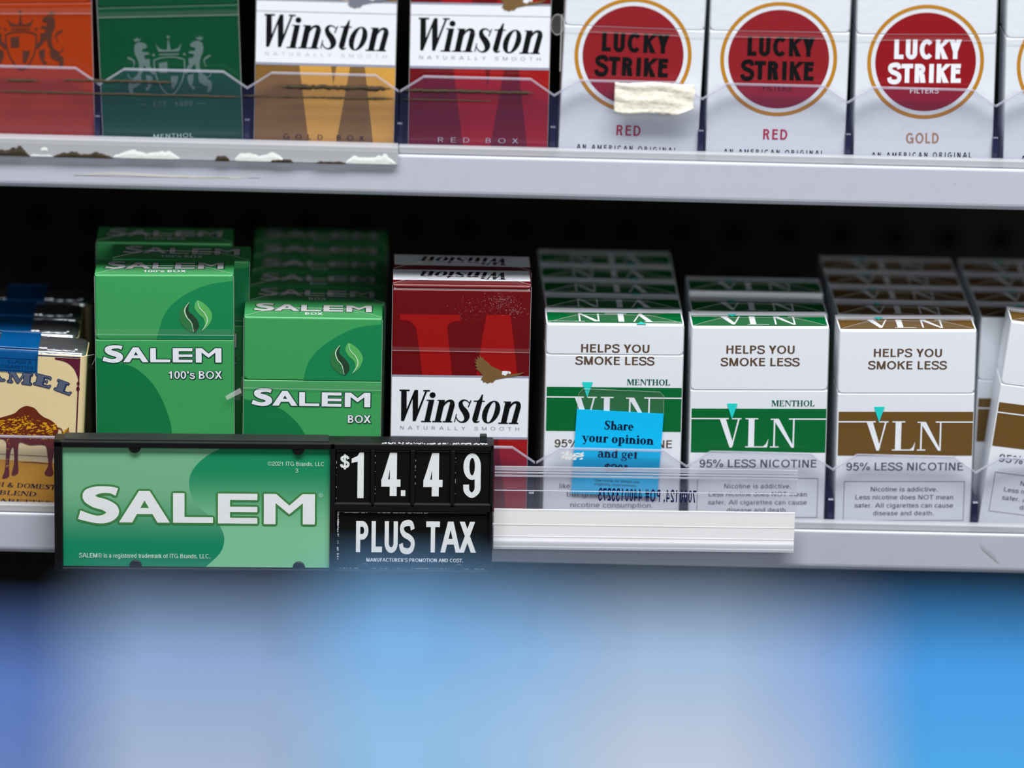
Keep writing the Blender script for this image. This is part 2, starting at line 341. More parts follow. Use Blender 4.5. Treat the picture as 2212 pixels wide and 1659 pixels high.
# a bold book serif: capitals one unit high, small letters .66
def ser(p, m, ch, k, W=.2, h=.065):
    def stem(x, y0=0, y1=1, top=1, foot=1, w=None):
        w = W if w is None else w; p.R(m, x, y0, x + w, y1, k)
        if foot: p.R(m, x - .09, y0, x + w + .09, y0 + h, k)
        if top == 1: p.R(m, x - .09, y1 - h, x + w + .09, y1, k)
        if top == 2: p.P(m, [(x - .1, y1 - .11), (x + w * .6, y1 + .03), (x + w, y1 + .03), (x + w, y1 - .14), (x - .1, y1 - .14 + .05)], k)
    X = .66
    def arch(x0, x1):
        p.L(m, [(x0, X - .26, .05), (x0 + .12, X - .06, .1), (x1 - .06, X - .05, .15), (x1 + W / 2, X - .22, W)], k)
        p.R(m, x1, 0, x1 + W, X - .2, k); p.R(m, x1 - .08, 0, x1 + W + .08, h, k)
    if ch == 'M': stem(.1, w=.08); stem(.84); p.P(m, [(.08, 1), (.33, 1), (.62, .28), (.56, .02), (.5, .02)], k); p.P(m, [(.5, .02), (.57, .02), (.9, 1), (.82, 1)], k); return 1.16
    if ch == 'N': stem(.1, w=.08); stem(.78, w=.08, foot=0); p.P(m, [(.06, 1), (.32, 1), (.86, 0), (.78, 0)], k); return .98
    if ch == 'E': stem(.1); p.R(m, .1, 1 - h, .7, 1, k); p.R(m, .1, 0, .74, h, k); p.R(m, .2, .48, .56, .54, k); p.P(m, [(.7, 1), (.7, .72), (.55, .95)], k); p.P(m, [(.74, 0), (.76, .3), (.56, .05)], k); p.R(m, .53, .39, .58, .63, k); return .84
    if ch == 'T': stem(.3); p.R(m, .02, 1 - h, .78, 1, k); p.P(m, [(.02, 1), (.0, .7), (.2, .95)], k); p.P(m, [(.78, 1), (.8, .7), (.6, .95)], k); return .84
    if ch == 'H': stem(.1); stem(.64); p.R(m, .2, .47, .7, .53, k); return .98
    if ch == 'I': stem(.1); return .44
    if ch == 'L': stem(.1); p.R(m, .1, 0, .7, h, k); p.P(m, [(.7, 0), (.74, .34), (.5, .05)], k); return .78
    if ch == 'O': p.O(m, .48, .5, .44, .52, W * 1.05, h, k=k); return .97
    if ch == 'C': p.O(m, .5, .5, .44, .52, W * 1.05, h, 50, 318, k=k); p.R(m, .76, .66, .82, .98, k); return .88
    if ch == 'D': stem(.1); p.O(m, .38, .5, .5, .5, W * 1.1, h, -90, 90, k=k); p.R(m, .2, 0, .4, h, k); p.R(m, .2, 1 - h, .4, 1, k); return .97
    if ch == 'B': stem(.1); p.O(m, .4, .75, .34, .25, W, h, -90, 90, k=k); p.O(m, .4, .26, .4, .26, W, h, -90, 90, k=k); p.R(m, .2, 0, .42, h, k); p.R(m, .2, 1 - h, .42, 1, k); p.R(m, .2, .49, .42, .54, k); return .88
    if ch == 'R': stem(.1); p.O(m, .4, .74, .36, .26, W, h, -90, 90, k=k); p.R(m, .2, .47, .42, .53, k); p.R(m, .2, 1 - h, .42, 1, k); p.P(m, [(.36, .5), (.58, .5), (.94, 0), (.7, 0)], k); return .94
    if ch == 'A': p.P(m, [(.36, 1), (.5, 1), (.94, 0), (.7, 0)], k); p.P(m, [(.4, .9), (.48, .94), (.2, 0), (.12, 0)], k); p.R(m, .22, .3, .74, .36, k); p.R(m, 0, 0, .32, h, k); p.R(m, .58, 0, 1.02, h, k); return 1.02
    if ch == 'S': p.L(m, [(.66, .76, .05), (.58, .93, .08), (.38, .97, .1), (.18, .82, .18), (.26, .62, .23), (.5, .45, .24), (.62, .25, .2), (.42, .03, .1), (.2, .05, .08), (.1, .26, .05)], k); p.R(m, .64, .7, .69, 1, k); p.R(m, .07, 0, .12, .32, k); return .78
    if ch == '&': p.L(m, [(.9, .5, .07), (.7, .1, .1), (.4, .02, .12), (.15, .2, .18), (.3, .5, .14), (.55, .72, .1), (.45, .95, .1), (.28, .8, .14), (.45, .45, .16), (.9, .03, .14)], k); return 1.05
    if ch == 'h': stem(.08, 0, 1.0, 2); arch(.26, .46); return .8
    if ch == 'n': stem(.08, 0, X, 2); arch(.26, .46); return .8
    if ch == 'r': stem(.08, 0, X, 2); p.L(m, [(.26, X - .26, .05), (.36, X - .07, .1), (.46, X - .04, .14)], k); p.O(m, .5, X - .09, .09, .1, k=k); return .6
    if ch == 'i': stem(.08, 0, X, 2); p.O(m, .17, .87, .11, .12, k=k); return .4
    if ch == 'u': stem(.06, .2, X, 2, 0); stem(.44, 0, X, 2, 0); p.L(m, [(.16, .22, W), (.2, .06, .16), (.34, .02, .1), (.48, .2, .05)], k); p.R(m, .5, 0, .76, h, k); return .8
    if ch == 'o': p.O(m, .35, X / 2, .33, X / 2 + .02, W, h, k=k); return .72
    if ch == 'e': p.O(m, .33, X / 2, .31, X / 2 + .02, W, h, 0, 318, k=k); p.R(m, .2, X / 2 - .02, .62, X / 2 + .04, k); return .66
    if ch == 'a': p.R(m, .36, .06, .36 + W, .48, k); p.L(m, [(.1, .5, .16), (.22, .63, .1), (.4, .6, .14), (.46, .46, W)], k); p.L(m, [(.4, .38, .06), (.16, .3, .14), (.1, .14, .18), (.24, .01, .09), (.4, .1, .05)], k); p.L(m, [(.46, .12, .2), (.55, .02, .1), (.66, .05, .05)], k); return .68
    if ch == 'd': stem(.42, 0, 1, 2, 0); p.O(m, .33, X / 2, .31, X / 2 + .02, W, h, 60, 300, k=k); p.R(m, .5, 0, .72, h, k); return .76
    if ch == 'p': stem(.08, -.3, X, 2); p.O(m, .38, X / 2, .33, X / 2 + .02, W, h, -130, 130, k=k); return .76
    if ch == 'g': p.O(m, .3, .43, .26, .24, .16, h, k=k); p.L(m, [(.12, .2, .06), (.14, .1, .12), (.5, .04, .14), (.56, -.14, .12), (.3, -.28, .07), (.06, -.18, .1), (.16, -.02, .06)], k); p.L(m, [(.48, .58, .06), (.62, .64, .1)], k, False); return .66
    if ch == 't': p.R(m, .12, .12, .12 + W, X, k); p.P(m, [(.12, X), (.32, X), (.32, .86), (.26, .86)], k); p.R(m, .0, X - .07, .46, X, k); p.L(m, [(.22, .16, W), (.28, .03, .1), (.46, .08, .05)], k); return .48
    if ch == 'y': p.P(m, [(.04, X), (.28, X), (.5, .02), (.34, .0)], k); p.L(m, [(.62, X - .02, .06), (.44, .06, .09), (.3, -.22, .1), (.14, -.24, .14)], k); p.R(m, -.04, X - h, .36, X, k); p.R(m, .5, X - h, .78, X, k); return .74
    return .34
def serif(pen, m, text, x0, x1, y, cap, k=1, W=.2, shear=0, dy=0, h=.065):
    tot = 0
    class N:                                              # measure
        def __getattr__(s, a): return lambda *q, **w_: None
    for c in text: tot += ser(N(), m, c, k)
    sx = (x1 - x0) / tot; x = 0; rot = math.degrees(math.atan2(dy, x1 - x0))
    for c in text:
        x += ser(pen.sub(x0 + x * sx, y + dy * x / tot, sx, cap, rot, shear), m, c, k, W, h)

# the wide sans wordmark, capitals one unit high, 8.05 units long
def salem(p, m, k):
    p.L(m, [(1.30, 1.02, .27), (1.05, 1.09, .22), (.62, 1.07, .26), (.33, .90, .40), (.52, .70, .37), (.92, .58, .38), (1.17, .38, .42), (.98, .17, .32), (.60, .11, .25), (.02, .26, .30)], k)
    p.P(m, [(1.37, .02), (1.82, .02), (2.42, 1.06), (2.24, 1.06), (2.05, 1.06)], k); p.P(m, [(2.05, 1.06), (2.42, 1.06), (3.10, .02), (2.68, .02)], k); p.R(m, 1.85, .30, 2.68, .50, k)
    p.R(m, 3.21, .02, 3.60, 1, k); p.R(m, 3.21, .02, 4.57, .21, k)
    for a, b in ((.79, 1), (.39, .57), (.01, .2)): p.R(m, 4.74, a, 6.08, b, k)
    p.R(m, 4.74, .01, 5.15, 1, k)
    p.R(m, 6.30, 0, 6.70, 1, k); p.R(m, 7.63, 0, 8.04, 1, k)
    p.P(m, [(6.30, 1), (6.72, 1), (7.17, .62), (7.17, .33), (6.70, .70), (6.4, .9)], k); p.P(m, [(8.04, 1), (7.62, 1), (7.17, .62), (7.17, .33), (7.63, .70), (7.94, .9)], k)
def salem_at(pen, x0, x1, y, cap, k, mt, mo, e=.45, dy=0):
    sx = (x1 - x0) / 8.05
    if mo:
        for i in range(8):
            a = i * PI / 4; salem(pen.sub(x0 + e * math.cos(a), y + e * .8 * math.sin(a), sx, cap, math.degrees(math.atan2(dy, x1 - x0))), mo, k)
    salem(pen.sub(x0, y, sx, cap, math.degrees(math.atan2(dy, x1 - x0))), mt, k + 1)

def winston(p, m, k):
    """slanted high-contrast wordmark, drawn in millimetres about its own centre line, baseline 0"""
    p = p.sub(0, -45.0)
    p.R(m, -24.6, 57.8, -20.5, 58.5, k); p.P(m, [(-23.9, 58.2), (-21.7, 58.2), (-21.6, 50.1), (-22.6, 45.2), (-23.8, 45.2)], k)
    p.P(m, [(-23.2, 45.2), (-22.6, 45.2), (-19.2, 54.7), (-17.9, 58.4), (-18.5, 58.4), (-21.6, 50.3)], k)
    p.P(m, [(-18.5, 58.4), (-17.1, 58.4), (-17.0, 50.1), (-18.0, 45.2), (-19.1, 45.2), (-19.25, 54.7)], k)
    p.P(m, [(-18.6, 45.2), (-17.9, 45.2), (-13.3, 58.2), (-14.1, 58.2), (-17.0, 50.3)], k); p.R(m, -15.0, 57.8, -12.3, 58.45, k)
    p.O(m, -11.2, 56.3, 1.2, 1.2, k=k)
    p.R(m, -13.6, 53.85, -10.5, 54.35, k); p.P(m, [(-12.7, 54.2), (-10.5, 54.2), (-12.2, 45.2), (-14.4, 45.2)], k); p.R(m, -15.7, 44.85, -11.7, 45.4, k)
    for d in (0, 26.75):
        q = p.sub(d, -.35 if d else 0)
        q.R(m, -9.2, 53.85, -6.2, 54.35, k); q.P(m, [(-8.5, 54.2), (-6.1, 54.2), (-7.9, 45.2), (-10.2, 45.2)], k); q.R(m, -11.2, 44.85, -7.3, 45.4, k)
        q.L(m, [(-7.2, 50.8, .3), (-6.0, 53.0, .8), (-4.6, 53.95, 1.0), (-3.35, 53.5, 1.7), (-3.25, 51.9, 2.2)], k)
        q.P(m, [(-4.3, 52.2), (-2.15, 52.2), (-3.8, 45.2), (-6.0, 45.2)], k); q.R(m, -7.0, 44.85, -3.1, 45.4, k)
    p.P(m, [(4.6, 54.3), (4.1, 54.3), (3.0, 51.4), (3.5, 51.3)], k)
    p.L(m, [(3.9, 52.9, .35), (2.7, 54.1, .5), (1.2, 54.25, .8), (.2, 53.1, 1.6), (.6, 51.3, 2.1), (2.0, 49.4, 2.5), (2.75, 47.5, 2.4), (2.2, 45.7, 1.4), (.7, 45.0, .6), (-.8, 45.7, .5), (-1.6, 47.2, .4)], k)
    p.P(m, [(-2.4, 45.0), (-1.95, 45.0), (-1.2, 48.4), (-1.6, 48.5)], k)
    p.P(m, [(6.9, 54.2), (9.0, 54.2), (7.3, 46.7), (7.2, 45.9), (5.0, 45.9), (5.0, 46.7)], k); p.P(m, [(6.4, 53.9), (7.6, 54.7), (8.7, 56.8), (9.2, 56.8), (8.9, 53.9)], k)
    p.R(m, 5.4, 53.7, 9.9, 54.2, k); p.L(m, [(6.1, 46.8, 2.2), (6.1, 45.7, 1.8), (6.8, 45.1, .8), (7.9, 45.5, .35)], k)
    p.O(m, 12.55, 49.4, 3.45, 4.85, 2.2, .55, k=k, shear=.26 * 4.85 / 4.85)

def vln(p, m, k):
    """light didone capitals with running rules, in millimetres, rule at v 49.4"""
    p.R(m, -27.2, 49.1, -12.0, 49.65, k); p.R(m, 12.4, 49.0, 27.6, 49.55, k)
    p.P(m, [(-15.7, 49.4), (-13.2, 49.4), (-9.9, 38.6), (-10.5, 37.1), (-11.4, 37.1)], k); p.P(m, [(-10.9, 37.1), (-10.4, 37.1), (-7.5, 49.4), (-8.2, 49.4)], k); p.R(m, -10.7, 49.1, -6.8, 49.6, k)
    p.R(m, -5.2, 49.1, 0, 49.6, k); p.R(m, -3.9, 37.4, -1.5, 49.4, k); p.R(m, -5.1, 37.15, 3.8, 37.65, k); p.P(m, [(4.3, 40.9), (3.8, 37.2), (2.0, 37.5), (3.3, 38.6)], k)
    p.R(m, 5.0, 48.9, 8.2, 49.4, k); p.P(m, [(6.0, 49.3), (8.4, 49.3), (14.8, 37.1), (13.7, 37.1)], k); p.R(m, 6.3, 37.4, 6.95, 49.2, k); p.R(m, 5.0, 37.15, 8.5, 37.65, k); p.R(m, 14.1, 37.1, 14.75, 49.2, k)

# ------------------------------------------------------------------ packs
W_, D_ = 55.5, 22.3
class Pack:
    """flip-top pack standing on z 0 with its front on y 0: lid over body, print laid on both"""
    def __init__(s, H, seam, m, inner='white_card', w=W_):
        s.H, s.seam, s.hw = H, seam, w / 2
        s.body, s.lid, s.wrap, s.inner = MB(), MB(), MB(), MB()
        hw = s.hw; r = 1.5; g = .13
        s.body.prism([(-hw, 0), (hw, 0), (hw, seam - g), (-hw, seam - g)], 0, D_, m, b=.45)
        arc = [(hw - r + r * math.cos(a), seam + g + r + r * math.sin(a)) for a in (-PI / 2, -PI / 3, -PI / 6, 0)]
        prof = [(-x, y) for x, y in arc[::-1]] + arc + [(hw, H)] + [(-hw, H)]
        s.lid.prism(prof, 0, D_, m, b=.75)
        s.inner.box(-hw + .5, hw - .5, .5, D_ - .5, seam - 3, min(seam + 3, H - .8), inner)
    def front(s, m, pts, k):
        y = -.06 * k
        a = clip(pts, s.seam + .13, True); b = clip(pts, s.seam - .13, False)
        for q, mb in ((a, s.lid), (b, s.body)):
            if len(q) >= 3: mb.face([(x, y, v) for x, v in q], m)
    def top(s, m, pts, k): s.lid.face([(x, d, s.H + .06 * k) for x, d in pts], m)
    def pen(s): return Pen(s.front)
    def tpen(s): return Pen(s.top)
    def folds(s, strip=None):
        hw, H, D = s.hw, s.H + .3, D_
        a = .34 * D
        for m, q in (('film', [(-hw, .3), (-hw + 13, D * .55), (hw - 13, D * .55), (hw, .3)]), ('film', [(-hw, D), (-hw + 15, D * .3), (-hw + 15, D * .9)]), ('film', [(hw, D), (hw - 15, D * .3), (hw - 15, D * .9)])):
            s.wrap.face([(x, d, H) for x, d in q], m)
        for x0, d0, x1, d1 in ((-hw, .4, -hw + 13, D * .55), (hw, .4, hw - 13, D * .55), (-hw + 13, D * .55, hw - 13, D * .55)):
            s.wrap.tube([(x0, d0, H), ((x0 + x1) / 2, (d0 + d1) / 2, H + .15), (x1, d1, H)], .1, 'film_edge', 4)
        s.wrap.tube([(-hw, -.2, .5), (-hw - .1, -.2, s.H - .4)], .12, 'film_edge', 4); s.wrap.tube([(hw, -.2, .5), (hw + .1, -.2, s.H - .4)], .12, 'film_edge', 4)
        if strip:
            v0, v1 = strip
            s.wrap.face([(-hw, -.5, v0), (hw, -.5, v0 - .3), (hw, -.5, v1 - .3), (-hw, -.5, v1)], 'film')
            s.wrap.tube([(-hw, -.5, v0), (0, -.5, v0 - .15), (hw, -.5, v0 - .3)], .07, 'film_edge', 4)
    def build(s, label, loc, ry, group=None, rz=0, rx=0, name='cigarette_pack'):
        if ry: loc = (loc[0], loc[1], loc[2] + s.hw * abs(math.sin(math.radians(ry))))
        t = thing(name, label, 'cigarette pack', loc, ry, rz, rx, group)
        s.body.build('body', t); s.lid.build('lid', t); s.inner.build('inner_frame', t)
        if s.wrap.v: s.wrap.build('cellophane_wrap', t)
        return t

def addict_box(p, dv=0):
    for x0, y0, x1, y1 in ((-24.2, 23.9, 25, 24.1), (-24.2, 7.2, 25, 7.4), (-24.2, 7.2, -24, 24.1), (24.8, 7.2, 25, 24.1)): p.R('grey_ink', x0, y0, x1, y1)
    p.T('grey_ink', 'Nicotine is addictive.', -13.3, 14.1, 19.7, 1.9, .022)
    p.T('grey_ink', 'Less nicotine does NOT mean', -19.5, 20.5, 16.3, 1.9, .022)
    p.T('grey_ink', 'safer. All cigarettes can cause', -19.6, 20.6, 12.8, 1.9, .022)
    p.T('grey_ink', 'disease and death.', -11.9, 12.8, 9.5, 1.9, .022)
def low_nic(col, alt=False):
    pk = Pack(88, 75.1 if alt else 61.4, 'white_card')
    p = pk.pen(); dv = 7.8 if alt else 0; dh = -.7 if alt else 0
    p.T('brown_ink', 'HELPS YOU', -13.7, 14.1, 76.8 + dh, 3.4, .045); p.T('brown_ink', 'SMOKE LESS', -15.6, 16, 71.6 + dh, 3.4, .045)
    p.R(col, -27.1, 35.0 + dv, 27.5, 53.6 + dv); vln(p.sub(0, dv), 'white_print', 3)
    p.P('teal', [(-12.9, 55.8 + dv), (-8.5, 55.8 + dv), (-10.7, 49.2 + dv)], 4)
    if col == 'band_green': serif(p, 'ink_green', 'MENTHOL', 5.2, 22.8, 54.7 + dv, 2.45, 2, .2)
    p.T('brown_ink' if alt else 'grey_ink', '95% LESS NICOTINE', -23.4, 24.2, 28.7 + (7.2 if alt else 0), 3.3, .03)
    if alt:
        p.T('grey_ink', 'like', -21.2, -16.9, 18.4, 2.0, .022); p.T('grey_ink', 'but greatly', -18.1, -1, 14.9, 2.0, .022); p.T('grey_ink', 'nicotine consumption.', -16.6, 17.1, 10.4, 2.0, .022)
    else: addict_box(p)
    t = pk.tpen(); t.R(col, -27.1, 1.6, 27.1, 16.4)
    # the letters on the top: rule at the back of the band, or turned to face the back
    if alt:
        vt = Pen(lambda m, pts, k: pk.top(m, pts, k), lambda x, y: (-x * .98, 3.2 + (49.4 - y) * .95))
    else:
        vt = Pen(lambda m, pts, k: pk.top(m, pts, k), lambda x, y: (x * .98, 14.8 - (49.4 - y) * .95))
    vln_short(vt)
    pk.folds()
    return pk
def vln_short(p):
    m, k = 'white_print', 2
    p.R(m, -27.2, 49.1, -12.0, 49.65, k); p.R(m, 12.4, 49.0, 27.6, 49.55, k)
    p.P(m, [(-15.7, 49.4), (-13.2, 49.4), (-9.9, 38.6), (-10.5, 37.1), (-11.4, 37.1)], k); p.P(m, [(-10.9, 37.1), (-10.4, 37.1), (-7.5, 49.4), (-8.2, 49.4)], k)
    p.R(m, -3.9, 37.4, -1.5, 49.4, k); p.R(m, -5.1, 37.15, 3.8, 37.65, k); p.P(m, [(6.0, 49.3), (8.4, 49.3), (14.8, 37.1), (13.7, 37.1)], k); p.R(m, 6.3, 37.4, 6.95, 49.2, k); p.R(m, 14.1, 37.1, 14.75, 49.2, k)
    p.P('teal', [(-12.9, 53), (-8.5, 53), (-10.7, 49.2)], 3)

def leaves(p, dx, dv, sx=1.0):
    q = p.sub(dx, dv, sx)
    left = curve([(0, 6.4), (-2.6, 4.2), (-3.9, .9), (-3.2, -2.4), (-.9, -5), (1.9, -6.2), (3.8, -4), (3.5, -1.4), (1.7, 1), (-.2, 3)], 5, True)
    q.P('leaf_mid', left, 3)
    q.P('leaf_dark', curve([(0, 6.4), (-1.5, 3.6), (-.8, .6), (1, -2), (1.9, -6.2), (3.8, -4), (3.5, -1.4), (1.7, 1), (-.2, 3)], 5, True), 4)
    q.L('leaf_line', [(0, 6.4, .15), (-1.7, 3.4, .42), (-1, .4, .4), (.9, -2.2, .3), (1.8, -6, .15)], 5)
    q.P('leaf_light', curve([(3.3, 7.2), (6.2, 5.8), (8.6, 3), (9.2, .2), (7.8, -3.2), (5, -5.6), (6.3, -3.2), (5.8, -.4), (3.6, 1.8), (2.2, 4.4)], 5, True), 3)
    q.L('leaf_line', [(3.4, 7.1, .15), (4.2, 4.2, .3), (6.4, 1.6, .35), (7.3, -1.6, .4), (5.2, -5.4, .15)], 5)
def mint_pack(H, seam, long):
    pk = Pack(H, seam, 'mint', 'mint_low'); p = pk.pen(); hw = 27.75
    if long:
        p.P('mint_deep', curve([(hw, 101.5), (16.6, 99.6), (6.2, 94.3), (0, 87.3), (-3.2, seam + .2)], 6) + [(hw, seam + .2)], 1)
        p.P('mint_low', [(-hw, 69.5)] + curve([(-17.5, 67), (-11.6, 64.8), (-4.5, 57.7), (.6, 46.9), (2.5, 36.6), (1.0, 22), (-4, 10), (-10, 0)], 6) + [(-hw, 0)], 1)
        leaves(p, 9.9, 86.2); salem_at(p, -24.9, 22.8, 67.4, 6.0, 2, 'white_print', 'outline_green', .42)
        for e in ((.3, -.3), (-.2, -.2), (.2, .2)): p.sub(*e).T('outline_green', "100's BOX", 1.3, 22.7, 60.6, 3.2, .05, 2)
        p.T('white_print', "100's BOX", 1.3, 22.7, 60.6, 3.2, .03, 3)
    else:
        p.P('mint_deep', curve([(hw, 85.6), (15.8, 83.4), (3.9, 76.1), (-1.8, 68.9), (-3.6, seam + .2)], 6) + [(hw, seam + .2)], 1)
        p.P('mint_low', [(-hw, 53.5)] + curve([(-17.5, 51), (-11.6, 48.8), (-4.5, 41.7), (.6, 30.9), (2.5, 20.6), (1, 8), (-2, 0)], 6) + [(-hw, 0)], 1)
        leaves(p, 10.9, 70.3); salem_at(p, -24.3, 23.5, 50.7, 6.0, 2, 'white_print', 'outline_green', .42)
        for e in ((.3, -.3), (-.2, -.2), (.2, .2)): p.sub(*e).T('outline_green', 'BOX', 14.4, 23.5, 44, 3.2, .05, 2)
        p.T('white_print', 'BOX', 14.4, 23.5, 44, 3.2, .03, 3)
    t = pk.tpen(); salem_at(t, -24, 23.6, 8.6, 9.2, 1, 'silver_print', 'outline_green', .4)
    if long: t.T('white_print', "100's BOX", -8.5, 8.5, 3.4, 3.2, .02, 3)
    else: t.T('white_print', 'BOX', -3.4, 3.6, 3.4, 3.2, .02, 3)
    pk.folds((seam + 2.2, seam + 4.6) if long else (seam - 3.4, seam - .6))
    return pk

def eagle(p, m, head):
    P_ = [(16.9, 64.1), (14.2, 63.5), (13, 62.2), (12.3, 62.5), (10.9, 61.9), (10.2, 62.5), (9.1, 62.4), (9.2, 63), (8.2, 63.5), (9.2, 65.0), (8.2, 66.2), (7.1, 67.5), (6.0, 68.0), (6.8, 68.6), (5.7, 69.3), (6.5, 69.9), (5.4, 70.9), (6.5, 71), (5.5, 72.2), (6.8, 71.9), (6.6, 73.3), (7.5, 72.4), (7.5, 74), (8.3, 72.6), (8.9, 72.9), (9.6, 71.6), (11, 70.8), (12.2, 69.4), (13.8, 68.6), (16.8, 67.2), (18.5, 66.8), (20.3, 65.9), (22, 66.1), (26, 66.9), (24, 65.7), (22, 65.1), (19, 64.6)]
    p.P(m, P_, 5)
    p.P(head, [(16.8, 67.2), (18.2, 67.3), (19.9, 67.1), (20.4, 66.6), (20.1, 66.0), (19.3, 66.3), (18.7, 65.9), (18.2, 65.2), (17.5, 65.6), (16.7, 65.7)], 6)
    p.P('black_ink', [(18.9, 66.9), (19.8, 66.9), (19.2, 66.7)], 7)
def slant_pack(dk, lt, seam, inv, bird, small, low=None, lowm=None, dv=0.0):
    pk = Pack(103, seam, dk, 'white_card'); p = pk.pen(); hw = 27.6
    # giant letter across the pack, white belt with the wordmark over it
    p.P(lt, [(-24.8, 90.5), (-.5, 90.5), (-.4, 88.0)] + curve([(-3.4, 87.6), (-5.3, 86.2), (-5.6, 83.6)], 4) + [(-4.9, 78.8), (-3.4, 64.9), (-15.3, 64.9), (-17.2, 78.7)] + curve([(-18.1, 84.4), (-20.4, 87.3), (-24.6, 88.1)], 4), 1)
    p.P(lt, [(10, 90.6), (19.7, 90.8), (21.2, 79.2), (23.1, 64.6), (6.3, 64.8), (8.3, 79)], 1)
    p.P(lt, [(-10.3, 39), (2.2, 39), (3.3, 31.5), (4.4, 39), (9.8, 39), (4.8, 7), (-5.9, 7)], 1); p.P(lt, [(15.6, 39), (27.75, 39), (27.75, 7), (19.7, 7), (17.8, 22)], 1)
    p.R('grey_band', -hw, 38.3 + dv, hw, 65.1 + dv, 2); p.R('white_print', -hw, 39.3 + dv, hw, 64.2 + dv, 3)
    winston(p.sub(.15, 45.0 + .4 + dv), 'black_ink', 4)
    p.T(small, 'NATURALLY SMOOTH', -24, 24.2, 42.1 + dv, 1.4, .004, 4, 2.2)
    eagle(p.sub(0, dv), bird, 'white_print')
    if low: p.T(lowm, low, -16, 16, 9.0, 2.0, .004, 4, 2.4)
    t = pk.tpen(); t.R('white_print', -hw, 6.2, hw, 21.8, 1)
    wt = Pen(lambda m, pts, k: pk.top(m, pts, k), lambda x, y: (-x * .7 + .6, 19.2 - y * .82 + 0)); winston(wt, 'black_ink', 2)
    pk.folds((75.4, 77.0))
    return pk
def target_pack(lower, lm, ink, disc):
    pk = Pack(88, 57.2, 'paper_white', 'white_card'); p = pk.pen()
    p.O('ring_gold', 0, 46, 23.25, 23.25, 1.5, 1.5, k=1, n=96); p.O(disc, 0, 46, 20.05, 20.05, k=1, n=96)
    p.T(ink, 'LUCKY', -12.8, 13.9, 47.2, 7.9, .08, 2); p.T(ink, 'STRIKE', -14.4, 14.2, 37.5, 7.7, .085, 2)
    p.T('black_ink' if ink == 'black_ink' else 'white_print', 'FILTERS', -5.9, 5.5, 33.2, 2.0, .004, 2, 1.15)
    if lower == 'RED': p.T(lm, lower, -5.1, 4.7, 13.2, 4.2, .03, 2, 1.15)
    else: p.T(lm, lower, -6.9, 6.2, 12.8, 4.2, .03, 2, 1.12)
    p.T('black_ink', 'AN AMERICAN ORIGINAL', -20.5, 19.4, 6.8, 2.2, .02, 2, 1.6)
    pk.folds((55.0, 56.6))
    return pk
def crest(p, m, k=2):
    p.O(m, 0, 57.1, .6, .6, k=k, n=16); p.P(m, [(-.7, 51.9), (.7, 51.9), (.2, 55.9), (-.2, 55.9)], k)
    p.P(m, [(-4.1, 51.2), (4.1, 51.2), (5.2, 54.6), (3.6, 52.5), (1.5, 51.9), (0, 52.4), (-1.5, 51.9), (-3.6, 52.5), (-5.2, 54.6)], k); p.R(m, -3.9, 49.8, 3.9, 50.4, k)
    p.L(m, [(-6, 47.9, .6), (-3, 48.8, .6), (0, 49, .6), (3, 48.8, .6), (6, 47.9, .6)], k)
    p.L(m, [(-6, 48, .6), (-5.9, 44, .6), (-5, 40, .6), (-3.4, 36.6, .6), (-1.6, 34.4, .6), (0, 33.6, .6), (1.6, 34.4, .6), (3.4, 36.6, .6), (5, 40, .6), (5.9, 44, .6), (6, 48, .6)], k)
    p.P(m, [(-4.2, 46.7), (-.8, 47.1), (-.8, 42.6), (-4, 42.6)], k); p.P(m, [(.4, 41.2), (3.4, 41.3), (2.8, 38.6), (1.4, 36.2), (.5, 36.6)], k)
    for sg in (-1, 1):
        q = p.sub(0, 0, sg, 1)
        q.O(m, 6.1, 50, .55, .55, k=k, n=12)
        q.P(m, [(8.4, 53.6), (9.2, 54.7), (10.6, 55.3), (12.2, 55.3), (13.4, 54.2), (13.7, 52.2), (13.4, 50.4), (12.6, 48.8), (12.0, 46.5), (12.0, 44.5), (12.6, 42.3), (14.6, 40.8), (15, 39.5), (16.4, 38.6), (16.6, 36.6), (16, 34.6), (14.6, 34.3), (14.9, 36.6), (13.4, 37.2), (11.6, 38.4), (11.2, 40.4), (11.5, 42), (10.5, 43.2), (10.2, 46), (9.3, 45), (6.4, 41.8), (5.7, 42.9), (7.7, 45.8), (7.6, 48.4), (9.4, 48.4), (10, 49.8), (7.7, 50.4), (8.1, 51.2), (10.4, 51.3), (10.5, 52.5), (8.8, 52.9)], k)
        q.P(m, [(7.1, 41.4), (9.4, 42), (9.2, 39.2), (8.7, 37.3), (10, 36.4), (9, 35.4), (7.4, 37.7), (6.9, 39.8)], k)
        q.L(m, [(13, 40.9, .4), (15.4, 40.5, .45), (16.6, 42.6, .4)], k); q.L(m, [(14.6, 44.6, .3), (13.8, 46.6, .45), (14.3, 48.1, .8), (16.4, 49.2, .9)], k)
        q.P(m, [(11.3, 55.8), (13.3, 55.6), (13.8, 57), (12.9, 56.4), (12.4, 57.5), (11.8, 56.5), (10.8, 57.1)], k)
def crest_pack(card, ink, dv, txt):
    pk = Pack(88, 60.4, card, card); p = pk.pen(); crest(p.sub(-.3, dv), ink)
    if txt:
        p.T(ink, 'EST', -7.3, -2.0, 19.9, 1.9, 0, 2, 1.15); p.T(ink, '1899', 1.2, 8.2, 19.6, 1.9, 0, 2, 1.15)
        p.R(ink, -14, 20.6, -9.6, 20.75, 2); p.R(ink, 10, 20.4, 14, 20.55, 2)
        p.T('text_pale_green', 'MENTHOL', -7.8, 8, 6.9, 1.6, .03, 2, 1.2)
    pk.folds((56.5, 58.6))
    return pk
